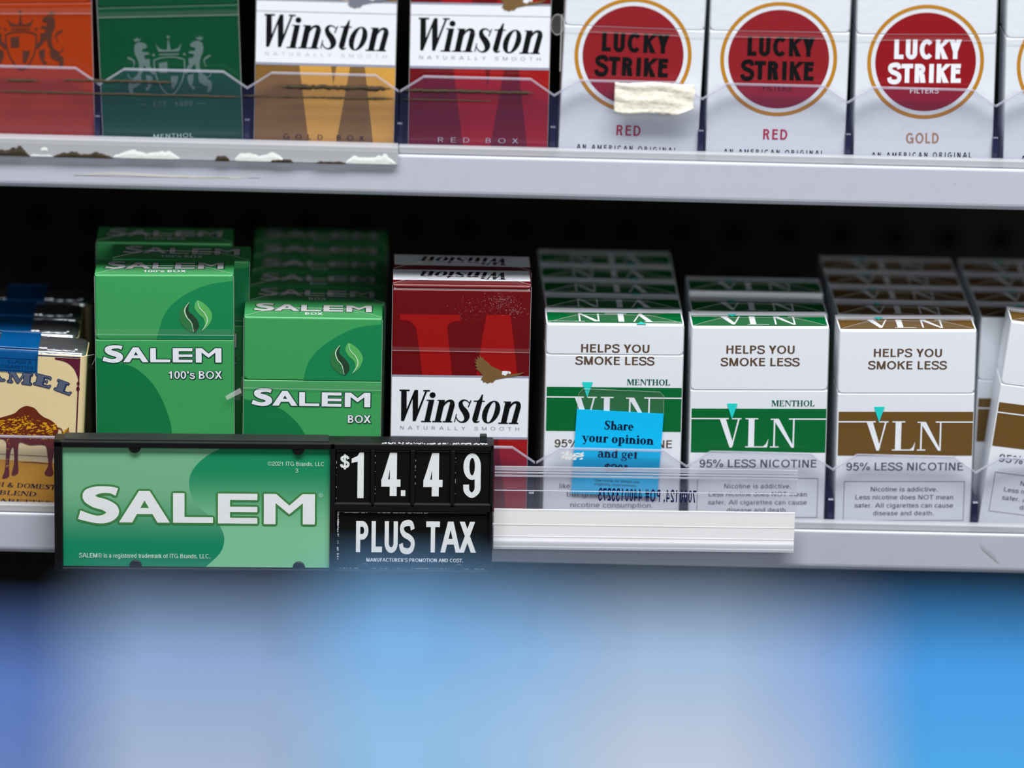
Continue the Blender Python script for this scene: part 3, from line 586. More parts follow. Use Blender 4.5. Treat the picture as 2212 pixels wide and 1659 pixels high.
def soft_pack():
    """short soft pack: paper body with rounded sides, foil top, tax stamp folded over the top"""
    body, foil, stamp, wrap = MB(), MB(), MB(), MB(); hw, H, r = 26.6, 72, 2.6
    prof = []
    for cx, cy, a0 in ((hw - r, r, -90), (hw - r, D_ - r, 0), (-hw + r, D_ - r, 90), (-hw + r, r, 180)):
        for i in range(6):
            a = math.radians(a0 + 90 * i / 5); prof.append((cx + r * math.cos(a), cy + r * math.sin(a)))
    def tub(mb, z0, z1, m, grow=0, cap=None):
        n = len(prof); q = [(x * (1 + grow / hw), (y - D_ / 2) * (1 + grow / 11) + D_ / 2) for x, y in prof]
        mb.grid([(x, y, z0) for x, y in q] + [(x, y, z1) for x, y in q], [(i, (i + 1) % n, n + (i + 1) % n, n + i) for i in range(n)], m, True)
        mb.grid([(x, y, z1) for x, y in q], [tuple(range(n))], cap or m); mb.grid([(x, y, z0) for x, y in q], [tuple(range(n))[::-1]], cap or m)
    tub(body, 0, 70.6, 'cream')
    n = len(prof)
    rings = []
    for z, g in ((70.2, -.4), (71.2, -.5), (71.9, -1.1), (72.2, -2.2)):
        rings.append([(x * (1 + g / hw), (y - D_ / 2) * (1 + g / 11) + D_ / 2, z) for x, y in prof])
    foil.grid([p for q in rings for p in q], [(k * n + i, k * n + (i + 1) % n, (k + 1) * n + (i + 1) % n, (k + 1) * n + i) for k in range(3) for i in range(n)], 'foil', True)
    foil.grid(rings[-1], [tuple(range(n))], 'foil')
    foil.box(-hw + 6, hw - 4, 4, 12, 72.1, 72.5, 'foil', .15); foil.box(10.4, hw - 5, 2, 19, 72.2, 72.7, 'foil', .15)
    # tax stamp
    st = [(-.25, 62.6), (-.25, 70.8), (.3, 72.2), (1.6, 72.9), (20.8, 72.9), (22.2, 72.2), (22.5, 62)]
    q = curve([(a, b, 0) for a, b in st], 3); vs = [(x, a, b) for a, b, _ in q for x in (-9.0, 7.0)]
    stamp.grid(vs, [(2 * i, 2 * i + 1, 2 * i + 3, 2 * i + 2) for i in range(len(q) - 1)], 'stamp_blue', True)
    sp_ = Pen(lambda m, pts, k: stamp.face([(x, -.3 - .05 * k, v) for x, v in pts], m))
    sp_.T('stamp_ink', 'CLASS A', -5, 4.6, 66.4, 1.3, .01); sp_.T('stamp_ink', 'CIGARETTES', -7.6, 5.2, 64.2, 1.2, .01)
    for y in (63.2, 68.2): sp_.R('stamp_ink', -8.6, y, 6.4, y + .18)
    sp_.R('stamp_ink', 6.2, 63.2, 6.38, 70)
    p = Pen(lambda m, pts, k: body.face([(x, -.06 * k - .02, v) for x, v in pts], m))
    p.R('frame_blue', -23, 69.9, 24, 70.3)
    for sg in (1, -1):
        a = p.sub(0, 0, sg, 1)
        a.P('arch_purple', [(13.8, 69.6), (24, 69.6), (24, 57)] + curve([(23.4, 61.2), (21.6, 65.2), (18.4, 67.8), (13.8, 68.8)], 4), 1)
        a.R('arch_purple', 23.4, 8, 24, 58, 1); a.O('arch_purple', 23.6, 57, .7, 1.1, k=2, n=16); a.O('arch_purple', 23.6, 59.2, .6, .9, k=2, n=16)
    # arched wordmark
    for ch, x, y, rot, s_ in (('M', -4.9, 58.2, -4, 7.8), ('E', 5.6, 57.9, -11, 9.0), ('L', 13.9, 56.2, -18, 9.6), ('A', -13.6, 58.2, 3, 7.6), ('C', -22, 57.0, 12, 7.4)):
        hgt = 4.6
        for e in ((.3, 0), (-.3, 0), (0, .3), (0, -.3)): ser(p.sub(x + e[0], y + e[1], s_, hgt, rot), 'letter_navy', ch, 2, .32, .16)
        ser(p.sub(x, y, s_, hgt, rot), 'letter_slate', ch, 3, .28, .12)
    # desert ground, pyramids, camel
    p.P('sand', [(-20.4, 8), (20.4, 8), (20.4, 25), (-20.4, 25.6)], 1); p.R('sand_line', -20.4, 27.6, 20.4, 27.8, 1)
    p.L('sand_line', [(2, 24.6, .2), (8, 24.9, .5), (14, 24.5, .2)], 2)
    p.P('pyramid', [(17.2, 37.2), (20.6, 40.7), (20.6, 37.2)], 1); p.P('arch_purple', [(18.6, 37.2), (20.6, 40.7), (20.9, 37.2)], 2)
    for i in range(3): p.R('pyramid', 19, 37.6 + i * .8, 20.7, 37.85 + i * .8, 3)
    camel = [(-19.5, 47.5), (-17, 48.8), (-15.6, 47.8), (-15.4, 45), (-14.6, 40.5), (-12, 39.6), (-9.6, 42), (-5.5, 43.6), (-1.5, 45.2), (.6, 47.3), (3.2, 48.6), (6.4, 47.9), (8.3, 45.9), (10.4, 44.3), (12.9, 43.3), (15.2, 41.6), (16.4, 39.4), (16.0, 36.6), (15.9, 33), (14.8, 28), (14.6, 24), (15.2, 20.4), (13.4, 19.4), (11.6, 20.6), (13, 24), (12.4, 29), (11.2, 32.6), (5.2, 32.2), (1.2, 33.2), (.6, 30), (.8, 24), (1, 20), (-1.6, 19), (-.8, 24), (-1, 29), (-1.6, 31), (-2.6, 28), (-2.8, 22), (-2.6, 18.4), (-5.4, 17.4), (-4.4, 21), (-4.2, 28), (-4.6, 33.4), (-8, 33.6), (-8.6, 27), (-8.4, 20), (-10.6, 19), (-10, 27), (-10.6, 34), (-13, 35.4), (-16.4, 38.6), (-17.6, 43.6), (-20.6, 44.8), (-21, 46.4)]
    p.P('camel_brown', [(q[0], q[1]) for q in curve(camel, 3, True)], 3)
    p.L('camel_brown', [(16, 40, .7), (17.6, 39.6, .5), (18.4, 37.6, .4), (19.2, 36.6, .5)], 3)
    rnd = random.Random(3)
    for i in range(330):
        x, y = rnd.uniform(-8, 14.5), rnd.uniform(34.5, 45.2)
        if y > 44.6 - abs(x - 3) * .28 or (x > 9 and y > 42): continue
        a = rnd.uniform(.2, .75) * (1.3 if abs(y - 40) < 2.4 else .8); p.P('camel_fleck', [(x, y), (x + a * 1.7, y + a * .2), (x + a * 1.3, y + a * .7), (x + a * .3, y + a * .55)], 4)
    for i in range(14):
        y = rnd.uniform(22, 34); x = -3.6 + rnd.uniform(-.4, .4); p.P('camel_fleck', [(x, y), (x + .3, y + .6), (x - .2, y + .5)], 4)
    serif(p, 'black_ink', 'H & DOMESTIC', -7.2, 20.2, 13.9, 1.9, 3, .16, .12); serif(p, 'black_ink', 'BLEND', -6.4, 8.8, 10.5, 1.9, 3, .16, .12); serif(p, 'black_ink', 'ARETTES', -6.2, 15, 7.4, 1.5, 3, .16)
    wrap.face([(hw - 3, 2, 69.5), (hw + 2.6, 1.5, 71.2), (hw + 3.4, 5, 69.4), (hw + 1, 9, 67)], 'film'); wrap.face([(hw - 2, 0, 67), (hw + 2.4, -.4, 68), (hw + 3, 1, 65.2)], 'film')
    wrap.tube([(hw - 3, 2, 69.6), (hw + 2.6, 1.5, 71.3), (hw + 3.4, 5, 69.5), (hw + 2.2, 3, 66.5)], .12, 'film_edge', 4)
    return body, foil, stamp, wrap

# ------------------------------------------------------------------ the shelves
def shelf(name, label, zb, clipx=(-330, 340)):
    t = thing(name, label, 'shelf', (0, 0, zb))
    b = MB(); b.box(clipx[0], clipx[1], -6.2, 378, -2, 0, 'shelf_grey', .3); b.build('shelf_board', t)
    l = MB()
    def arc(cy, cz, r, a0, a1, n=5): return [(cy + r * math.cos(math.radians(a0 + (a1 - a0) * i / n)), cz + r * math.sin(math.radians(a0 + (a1 - a0) * i / n))) for i in range(n + 1)]
    prof = arc(-6.8, 4.4, 1.2, 90, 180) + arc(-5.0, -8.8, 3.0, 180, 270) + [(-2, -11.8), (-2, -10.4), (-5.0, -10.4), (-6.2, -8.6), (-6.2, 5.6)]
    l.prism(prof, clipx[0], clipx[1], 'shelf_paint', axis='x')
    rnd = random.Random(int(zb) + 5); p = Pen(lambda m, pts, k: l.face([(x, -8.03 - .01 * k, z) for x, z in pts], m))
    for i in range(46):
        x, z = rnd.uniform(-180, 240), rnd.uniform(-8.5, 3.5); a = rnd.uniform(.15, .5)
        p.P('scuff', [(x, z), (x + a * rnd.uniform(.6, 2.6), z + a * .2), (x + a, z + a * rnd.uniform(.3, .8))], 1)
    if zb > 100:
        p.L('scratch_paint', [(-150, -6.1, .2), (-135, -4.9, .9), (-115, -5.4, 1.0), (-98, -5.6, .9), (-76, -5.2, .2)], 1); p.L('scratch_dark', [(-150, -6.0, .25), (-120, -6.0, .15), (-76, -5.3, .2)], 2)
    else:
        for i in range(9):
            x = 219 + i * .8; p.L('scuff', [(x, 1.5 - i * .6, .15), (x + 1.2, -1.2 - i * .7, .2), (x + 2.6, -2 - i * .6, .1)], 1)
    l.build('lip', t)
    return t
shelf('display_shelf', 'upper pale grey metal shelf with a rounded front lip', 153)
shelf('display_shelf', 'lower pale grey metal shelf behind the green price sign', 0)

def guard(label, x0, x1, zb, notches, dirty=None, foot=True):
    """clear upright guard with a scalloped top: flat over each pack, a V at each divider"""
    t = thing('front_guard', label, 'shelf guard', (0, 0, zb))
    g = MB(); top, vee, c = 37.0, 30.6, 9.5
    xs = [(x0, None)] ; pts = []
    def z_at(x):
        d = min([abs(x - n) for n in notches] + [99]); return top if d > c else vee + (top - vee) * d / c
    brk = sorted(set([x0, x1] + [n + e for n in notches for e in (-c, -c + 1.2, 0, c - 1.2, c) if x0 < n + e < x1]))
    tops = [(x, min(top, z_at(x) if abs(z_at(x) - top) > .01 else top)) for x in brk]
    yf, yb, zl = -5.2, -3.2, 5.7
    for (xa, za), (xb, zb_) in zip(tops, tops[1:]):
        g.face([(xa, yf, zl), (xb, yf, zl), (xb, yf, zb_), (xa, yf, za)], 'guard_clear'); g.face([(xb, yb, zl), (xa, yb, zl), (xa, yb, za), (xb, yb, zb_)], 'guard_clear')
        g.face([(xa, yf, za), (xb, yf, zb_), (xb, yb, zb_), (xa, yb, za)], 'guard_edge')
        e = .55
        g.face([(xa, yf - .03, za - e), (xb, yf - .03, zb_ - e), (xb, yf - .03, zb_), (xa, yf - .03, za)], 'guard_edge')
    for x, z in (tops[0], tops[-1]): g.face([(x, yf, zl), (x, yb, zl), (x, yb, z), (x, yf, z)], 'guard_edge')
    g.build('panel', t)
    f = MB(); f.box(x0, x1, -7.4, -3.1, 5.7, 8.9, 'foot_clear', .5); f.build('foot', t)
    if dirty:
        for pts in dirty:
            r = MB(); rnd = random.Random(int(abs(pts[0]) * 7))
            xa, xb, z, th = pts; n = max(4, int(abs(xb - xa) / 1.1)); lo = []; hi = []
            for i in range(n + 1):
                x = xa + (xb - xa) * i / n; e = min(1, i / 3, (n - i) / 3) if n > 6 else 1
                hi.append((x, -5.3, z + th * (.3 + .5 * rnd.random()) * max(.1, e))); lo.append((x, -5.3, z - th * (.3 + .5 * rnd.random()) * max(.1, e)))
            mid = [(a[0], -5.3 - .5 * min(1, th), (a[2] + b[2]) / 2) for a, b in zip(hi, lo)]
            vs = hi + mid + lo; N = n + 1
            r.grid(vs, [(k * N + i, k * N + i + 1, (k + 1) * N + i + 1, (k + 1) * N + i) for k in range(2) for i in range(n)], 'grime'); r.build('grime_streak', t)
    return t
UPN = [-199, -140.1, -81.8, -21.6, 39.8, 98.6, 156.5, 215.6, 275]
LON = [-199, -141.0, -83.0, -23.5, 37.4, 98.6, 158.0, 216.2, 275]
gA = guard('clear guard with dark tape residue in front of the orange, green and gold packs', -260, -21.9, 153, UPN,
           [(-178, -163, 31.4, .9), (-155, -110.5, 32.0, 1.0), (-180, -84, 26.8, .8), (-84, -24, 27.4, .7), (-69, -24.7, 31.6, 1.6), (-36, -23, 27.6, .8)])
# flange that hooks over the lip, with what is left of an old label
fl = MB(); fl.box(-260, -21.4, -10.2, -8.4, 1.9, 7.2, 'foot_clear', .3); fl.box(-260, -21.4, -10.2, -3.1, 6.4, 9.2, 'foot_clear', .4); fl.build('flange', gA)
rnd = random.Random(11)
def blob(mb, xa, xb, z0, zpk, m, y=-10.35, dep=.4):
    n = max(6, int((xb - xa) / .9)); lo, hi = [], []
    for i in range(n + 1):
        t = i / n; e = min(1, t * 7 + .1, (1 - t) * 5 + .1) ** .7 * (.82 + .18 * math.sin(xa + i * .4 + 1.3 * math.sin(i * .17 + xb)))
        lo.append((xa + (xb - xa) * t, y, z0)); hi.append((xa + (xb - xa) * t, y, z0 + zpk * e * rnd.uniform(.75, 1.05)))
    mid = [(a[0], y - dep * rnd.uniform(.4, 1), (a[2] + b[2]) / 2) for a, b in zip(lo, hi)]; N = n + 1
    mb.grid(lo + mid + hi, [(k * N + i, k * N + i + 1, (k + 1) * N + i + 1, (k + 1) * N + i) for k in range(2) for i in range(n)], m)
ad = MB()
for xa, xb, h in ((-186, -167, 4.2), (-158, -134, 2.6), (-94, -88, 2.4), (-72, -63, 1.8), (-54, -42, 1.6)): blob(ad, xa, xb, 1.8, h, 'grime')
for xa, xb, h in ((-134, -108, 3.6), (-86, -66, 4.2), (-42, -22.5, 4.4)): blob(ad, xa, xb, 2.1, h, 'residue_white', -10.3, .15)
blob(ad, -167, -158, 1.9, 1.0, 'residue_white', -10.3, .1); blob(ad, -163, -160, 4.2, 1.6, 'residue_white', -10.3, .1)
ad.build('label_residue', gA)
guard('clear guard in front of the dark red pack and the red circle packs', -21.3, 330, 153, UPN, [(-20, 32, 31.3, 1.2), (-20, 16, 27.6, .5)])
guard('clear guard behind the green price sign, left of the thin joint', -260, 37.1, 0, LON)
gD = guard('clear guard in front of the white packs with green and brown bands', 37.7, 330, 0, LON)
ws = MB()
for i in range(90):
    x, z = rnd.uniform(47.6, 55.8), rnd.uniform(32.2, 35.3); a = rnd.uniform(.3, 1.0)
    ws.face([(x, -5.35, z), (x + a * 1.4, -5.4, z + a * .3), (x + a, -5.35, z + a * .7), (x - .2, -5.38, z + a * .4)], 'residue_white')
ws.build('scraped_residue', gD)

# dividers between the lanes
def divider_mesh():
    m = MB(); prof = [(-1.6, 0), (300, 0), (300, 10), (6, 16.6), (-1.0, 17.0), (-1.6, 16.4)]
    m.prism(prof, -1.0, 1.0, 'navy_plastic', axis='x'); return m
d0 = None; WHERE_U = ['left of the dark green pack', 'between the dark green and gold packs', 'between the gold and dark red packs', 'between the dark red pack and first red circle pack', 'between the two black-lettered red circle packs', 'left of the white-lettered red circle pack', 'right of the white-lettered red circle pack']
WHERE_L = ['between the camel pack and tall mint pack', 'between the tall and short mint packs', 'between the short mint pack and dark red pack', 'between the dark red pack and coupon pack', 'between the two green band packs', 'between the green band and brown band packs', 'left of the tilted brown band pack']
for zb, xs, wh, rowname in ((153, [-141.0, -81.6, -21.0, 39.9, 98.9, 157.7, 216.6], WHERE_U, 'upper'), (0, [-142.2, -82.9, -23.6, 36.2, 98.5, 158.2, 217.1], LON and WHERE_L, 'lower')):
    for x, wtxt in zip(xs, wh):
        lab = 'navy divider on the %s shelf, %s' % (rowname, wtxt)
        if d0 is None:
            d0 = divider_mesh().build('lane_divider'); tag(d0, lab, 'divider', 'lane dividers'); place(d0, (x, 0, zb))
        else:
            c = d0.copy(); COL.objects.link(c); place(c, (x, 0, zb)); c['label'] = lab

# ------------------------------------------------------------------ packs, upper shelf
U = 153
GU = 'packs on the upper shelf'
crest_pack('orange_card', 'crest_brown', 0, False).build('orange pack with a brown lion crest, leftmost on the upper shelf', (-169.5, 0, U), 2.0, GU)
crest_pack('emerald', 'crest_grey', -9.3, True).build('dark green pack with a grey lion crest, beside the orange pack', (-110.6, 0, U), 3.0, GU)
slant_pack('gold_dark', 'gold_light', 60.7, False, 'bird_grey', 'pale_text', 'GOLD BOX', 'black_ink', .7).build('gold and white pack with a black slanted wordmark, upper shelf', (-51.1, 0, U), 0, GU)
slant_pack('red_deep', 'red_bright', 60.7, False, 'bronze', 'grey_text', 'RED BOX', 'pale_text', .7).build('dark red and white pack on the upper shelf, beside the gold pack', (10.3, 0, U), .5, GU)
pkr = target_pack('RED', 'ink_red', 'black_ink', 'target_red_worn')
t1 = pkr.build('white pack with black-lettered red circle, behind the yellowed tape scrap', (70.0, 0, U), -.85, GU)
copy_thing(t1, 'white pack with black-lettered red circle and no tape over it', (128.9, 0, U + .3), .4, group=GU)
pkg = target_pack('GOLD', 'ring_tan', 'white_print', 'target_red')
t3 = pkg.build('white pack with white-lettered red circle, marked GOLD below', (188.2, 0, U), 1.4, GU)
copy_thing(t3, 'white pack with a gold ring, cut off by the right edge of the photo', (248.3, 0, U + 1.0), 2.0, group=GU)

# ------------------------------------------------------------------ packs, lower shelf
GM, GS, GW, GV1, GV2, GV3, GV4, GC = ('tall mint packs in line', 'short mint packs in line', 'dark red packs in line', 'green band packs behind the coupon pack', 'green band packs in the next lane', 'brown band packs in line', 'brown band packs behind the tilted one', 'soft cream packs in line')
ORD = ['front', 'second', 'third', 'fourth', 'fifth', 'sixth']
b_, f_, s_, w_ = soft_pack()
tc = thing('soft_cigarette_pack', 'cream soft pack with a camel picture, at the front of its line', 'cigarette pack', (-173.4, 0, 0), -2.0, group=GC)
b_.build('body', tc); f_.build('foil_top', tc); s_.build('tax_stamp', tc)['label'] = 'blue paper tax stamp folded over the top'; w_.build('cellophane_wrap', tc)
copy_thing(tc, 'soft pack with foil top and blue stamp, second in line behind the camel picture', (-176.2, 23.4, 0), -.6, skip=('cellophane_wrap',))
copy_thing(tc, 'soft pack with foil top, third in line behind the camel picture', (-175.0, 46.4, 0), .4, skip=('cellophane_wrap',))
copy_thing(tc, 'dim soft pack with foil top, rearmost in line behind the camel picture', (-171.5, 69.4, 0), .8, skip=('cellophane_wrap',))

m1 = mint_pack(104, 77.0, True).build('tall mint green pack with leaf emblem, front of its line', (-111.5, 0, 0), 1.3, GM)
copy_thing(m1, 'tall mint green pack second in line, shifted to the right', (-107.3, 22.8, .6), .3)
copy_thing(m1, 'tall mint green pack third in line, dim and shifted to the left', (-114.4, 47.2, 1.2), .6)
m2 = mint_pack(88, 61.6, False).build('short mint green pack with leaf emblem, front of its line', (-53, 0, 0), .5, GS)
for i in range(1, 6): copy_thing(m2, 'short mint green pack, %s in line from the front' % ORD[i] if i < 5 else 'dimmest short mint green pack, rearmost of its line', (-52.6 + .25 * i, 22.6 * i, .1), .1)
m3 = slant_pack('red_deep', 'red_bright', 101.0, True, 'bronze', 'grey_text')
dm = MB(); rnd = random.Random(5)
for i in range(420):                                       # rubbed white marks on the wrapper
    c = random.Random(i).choice([(16, 97, 3.2, 1.6), (16, 97, 3.2, 1.6), (4, 93, 5.5, 2.2), (22, 92.5, 2, 1.2), (12, 94, 7, 2.6)])
    x, z, a = rnd.gauss(c[0], c[2]), rnd.gauss(c[1], c[3]), rnd.uniform(.04, .16)
    if -27 < x < 27 and 88 < z < 100.5: dm.face([(x, -.62, z), (x + a * 2, -.62, z + a * .4), (x + a, -.62, z + a)], 'worn_white')
m3 = m3.build('dark red and white pack with an eagle, front of its line on the lower shelf', (6.7, 0, 0), .6, GW)
dm.build('rub_marks', m3)
copy_thing(m3, 'dark red pack with white top, behind the eagle pack', (6.6, 23.0, 0), .2, skip=('rub_marks',))

v1p = low_nic('band_green', True); v1 = v1p.build('white pack with green band and bright blue coupon on it', (69.0, 0, 0), .8, 'white packs with a green band')
v1['group'] = GV1
cp = MB(); cpn = Pen(lambda m, pts, k: cp.face([(x, -.95 - .03 * k, z) for x, z in pts], m)).sub(-16.4, 16.6, 1, 1, -2.3)
q0 = [(0, 0), (35.1, 0), (35.4, 35.5), (.2, 35.7)]; cpr = [(cpn.f(x, y)) for x, y in q0]
cp.prism(cpr, -.95, -.6, 'coupon_blue')
serif(cpn, 'coupon_ink', 'Share', 11.6, 23.6, 27.8, 3.7, 1, .25); serif(cpn, 'coupon_ink', 'your opinion', 3.0, 32.2, 22.2, 3.8, 1, .25); serif(cpn, 'coupon_ink', 'and get', 9.8, 26, 15.9, 3.8, 1, .25)
cpn.T('coupon_ink', '$20*', 13.0, 22.2, 10.0, 3.2, .05, 1)
cpn.T('coupon_ink', '*See inside for details and', 8.8, 27.4, 5.6, 1.0, .02, 1); cpn.T('coupon_ink', 'eligibility requirements.', 9.2, 26.4, 4.0, 1.0, .02, 1)
cp.build('coupon_sticker', v1)['label'] = 'bright blue paper coupon with dark serif lettering'
cf = MB()
ring = [(cpn.f(x, y)) for x, y in [(.3, 35.7), (.6, 42.5), (2.2, 44.4), (33.2, 44.6), (35, 42.8), (35.4, 35.7)]]
cf.tube([(x, -.6, z) for x, z in ring], .1, 'film_edge', 4); cf.face([(x, -.55, z) for x, z in ring], 'film'); cf.build('coupon_pocket', v1)
for i in range(1, 5): copy_thing(v1, 'white pack with green top, %s in line behind the coupon pack' % ORD[i] if i < 4 else 'white pack with green top, rearmost in line behind the coupon pack', (68.6 - .1 * i, 22.5 * i, 0), .2, skip=('coupon_sticker', 'coupon_pocket'))
v2 = low_nic('band_green').build('white pack with green band, front of the lane beside the coupon pack', (128.2, 0, 0), 1.2, GV2)
copy_thing(v2, 'white pack with green top, second in the lane beside the coupon pack', (128.0, 22.6, 0), .3)
copy_thing(v2, 'white pack with green top set back by a gap, third in its lane', (128.6, 53.5, 0), .2)
v3 = low_nic('band_brown').build('white pack with brown band, upright at the front of its line', (188.0, 0, 0), 1.3, GV3)
for i in range(1, 5): copy_thing(v3, 'white pack with dark brown top, %s in line behind the upright brown band pack' % ORD[i] if i < 4 else 'white pack with dark brown top, rearmost behind the upright brown band pack', (187.8 - .1 * i, 22.5 * i, 0), .2)
copy_thing(v3, 'white pack with brown band, tilted and cut off by the right edge', (246.3, -1.0, 3.3), -5.6, group=GV4, rz=-2.0)
for i in range(1, 5): copy_thing(v3, 'white pack, %s in line behind the tilted brown band pack' % ORD[i], (246.4, 1.4 + 22.4 * i, 0), .2, group=GV4)

# ------------------------------------------------------------------ price sign clipped to the lower shelf
sg = thing('price_sign', 'black price sign with mint green card and white price, clipped to lower shelf', 'price sign', (-155.6, -20, -14.5), .8)
SW, SH = 176.2, 54.6
f = MB(); f.box(0, SW, 2.0, 10.8, 0, SH, 'sign_black', .6)
f.box(0, 3.4, 0, 2.2, 0, SH, 'sign_black', .5); f.box(110.6, 112.6, 0, 2.2, 0, SH, 'sign_black', .3); f.box(174.9, SW, 0, 2.2, 0, SH, 'sign_black', .3); f.box(0, SW, 0, 2.2, 51.9, SH, 'sign_black', .5); f.box(0, SW, 0, 2.2, 0, 1.2, 'sign_black', .4); f.box(112, 176, 0, 2.2, 26.2, 29.3, 'sign_black', .3)
for a, b in ((126.9, 128.5), (142.8, 144.6), (158.9, 160.7)): f.box(a, b, 0, 2.2, 28, 52, 'sign_black', .3)
f.build('frame', sg)
e = MB(); e.box(4, 110, 2.4, 10.4, SH - .2, SH + .5, 'sign_edge', .3); e.box(2, 172, .2, .9, SH - .6, SH + .02, 'sign_edge', .2); e.build('top_ledge', sg)
wn = MB(); rnd = random.Random(21)
for i in range(150):
    x = rnd.uniform(131, 173); z = SH + .12 + rnd.uniform(-.1, .5); a = rnd.uniform(.15, .8)
    wn.face([(x, .2, z - .3), (x + a, .2, z - .3), (x + a * .7, .6, z), (x + a * .2, .6, z)], 'worn_white')
wn.box(170.6, 173.4, 3, 6, SH, SH + 3, 'sign_edge', .3); wn.build('worn_edge', sg)
c = MB(); cp_ = Pen(lambda m, pts, k: c.face([(x, 1.6 - .05 * k, z) for x, z in pts], m))
c.box(3.3, 110.9, 1.7, 2.1, 1.4, 52.2, 'sign_green')
sw = curve([(67.5, 52.1), (60.5, 48.0), (55.6, 42.6), (54.0, 37.3), (55.2, 30.8), (58.4, 26.3), (62.8, 22.6), (66.5, 18.6), (68.2, 13.2), (66.5, 7.4), (60.8, 1.5)], 6)
cp_.P('card_left', [(3.4, 1.5), (3.4, 52.1)] + sw, 1); cp_.P('card_right', [(110.8, 52.1)] + sw + [(110.8, 1.5)], 1)
sx = (104.6 - 9.6) / 8.05
for dd, nn in ((.85, 8),):
    for i in range(nn):
        a = i * 2 * PI / nn; salem(cp_.sub(9.7 + dd * math.cos(a), 19.9 + dd * math.sin(a), sx, 12.8), 'sign_glow', 3)
salem(cp_.sub(9.7, 19.9, sx, 12.8), 'sign_text', 4)
cp_.T('sign_small', '\u00a92021 ITG Brands, LLC', 85.6, 108.2, 44.6, 1.7, .008, 4); cp_.T('sign_small', '3', 96.6, 97.8, 41.8, 1.7, .008, 4)
cp_.T('sign_small', 'SALEM\u00ae is a registered trademark of ITG Brands, LLC.', 9.8, 62.6, 5.1, 1.9, .008, 4, 1.0, 0); cp_.T('sign_small', '\u00ae', 106.1, 107.7, 31.4, 1.6, .01, 4)
c.build('brand_card', sg)['label'] = 'mint green card with a white wordmark'
tx = [(113.0, 126.8), (128.6, 142.7), (144.7, 158.9), (160.8, 174.8)]
for i, (x0, x1) in enumerate(tx):
    d = MB(); d.box(x0, x1, 1.0, 2.0, 29.4, 51.4, 'tile_black', .2); dp = Pen(lambda m, pts, k, d=d: d.face([(x, .95 - .04 * k, z) for x, z in pts], m))
    if i == 0:
        dp.T('sign_text', '$', 115.0, 118.0, 44.0, 5.4, .055); dp.P('sign_text', [(121.6, 31.4), (124.1, 31.4), (124.1, 50.7), (122.4, 50.7), (121.6, 49.2), (119.2, 48.0), (119.2, 46.2), (121.6, 46.8)], 1)
    if i in (1, 2):
        o = 131.2 if i == 1 else 148.1
        q = dp.sub(o, 32.4)
        q.R('sign_text', 3.4, 0, 6.2, 18.3); q.R('sign_text', 0, 3.9, 7.7, 7.0); q.P('sign_text', [(3.4, 18.3), (3.6, 18.3), (3.6, 12.6), (2.7, 7.0), (0, 7.0), (0, 6.6)], 1)
        if i == 1: q.R('sign_text', 7.9, 0, 9.7, 2.5)
    if i == 3:
        q = dp.sub(164.1, 31.9); q.O('sign_text', 3.5, 13.2, 3.5, 5.6, 2.4, 1.9, k=1); q.R('sign_text', 4.6, 5.2, 7.0, 13.4); q.L('sign_text', [(5.8, 6.5, 2.4), (5.6, 3.0, 2.4), (3.5, 1.1, 2.2), (1.5, 2.8, 2.3), (1.2, 5.6, 2.4)], 1)
    d.box(x0 - .2, x1 + .2, .2, 1.2, 28.9, 29.5, 'sign_edge', .1)
    rr = random.Random(i)
    for k in range(16):
        x = rr.uniform(x0, x1); dp.R('worn_white', x, 29.2, x + rr.uniform(.1, .5), 29.35)
    for k in range(6):
        z = rr.uniform(31, 49); dp.R('worn_white', x0 + .1, z, x0 + .25, z + rr.uniform(.2, .9))
    d.build('price_tile', sg)
k_ = MB(); k_.box(113.4, 173.8, 1.3, 2.0, 1.2, 25.6, 'tile_black', .3); kp = Pen(lambda m, pts, k: k_.face([(x, 1.25 - .04 * k, z) for x, z in pts], m))
kp.T('sign_text', 'PLUS', 121.0, 144.4, 8.4, 13.2, .05); kp.T('sign_text', 'TAX', 149.8, 168.6, 8.5, 13.2, .05)
kp.T('sign_text', "MANUFACTURER'S PROMOTION AND COST.", 125.5, 164.5, 4.4, 1.5, .03)
rr = random.Random(9)
for i in range(60):
    x = rr.uniform(114, 150); kp.R('worn_white', x, 25.1 + rr.uniform(-.15, .2), x + rr.uniform(.2, 1.3), 25.35)
    z = 25 - rr.random() ** 2 * 20; kp.R('worn_white', 113.6 + rr.uniform(0, .35), z, 113.9 + rr.uniform(0, .5), z + rr.uniform(.1, .6))
    x = rr.uniform(114, 173); kp.R('worn_white', x, 1.5, x + rr.uniform(.2, 1.0), 1.62)
k_.build('tax_card', sg)['label'] = 'black card reading PLUS TAX'
for x, z, rad in ((32.4, 52.1, 2.4), (97.9, 51.8, 2.4), (32.5, 1.9, 2.5), (98.3, 1.7, 2.5), (124.7, 1.6, 2.3), (162.8, 1.6, 2.3)):
    m = MB(); m.prism([(x + rad * math.cos(2 * PI * i / 20), z + rad * math.sin(2 * PI * i / 20)) for i in range(20)], .3, 2.0, 'sign_black', b=.4); m.build('retaining_tab', sg)

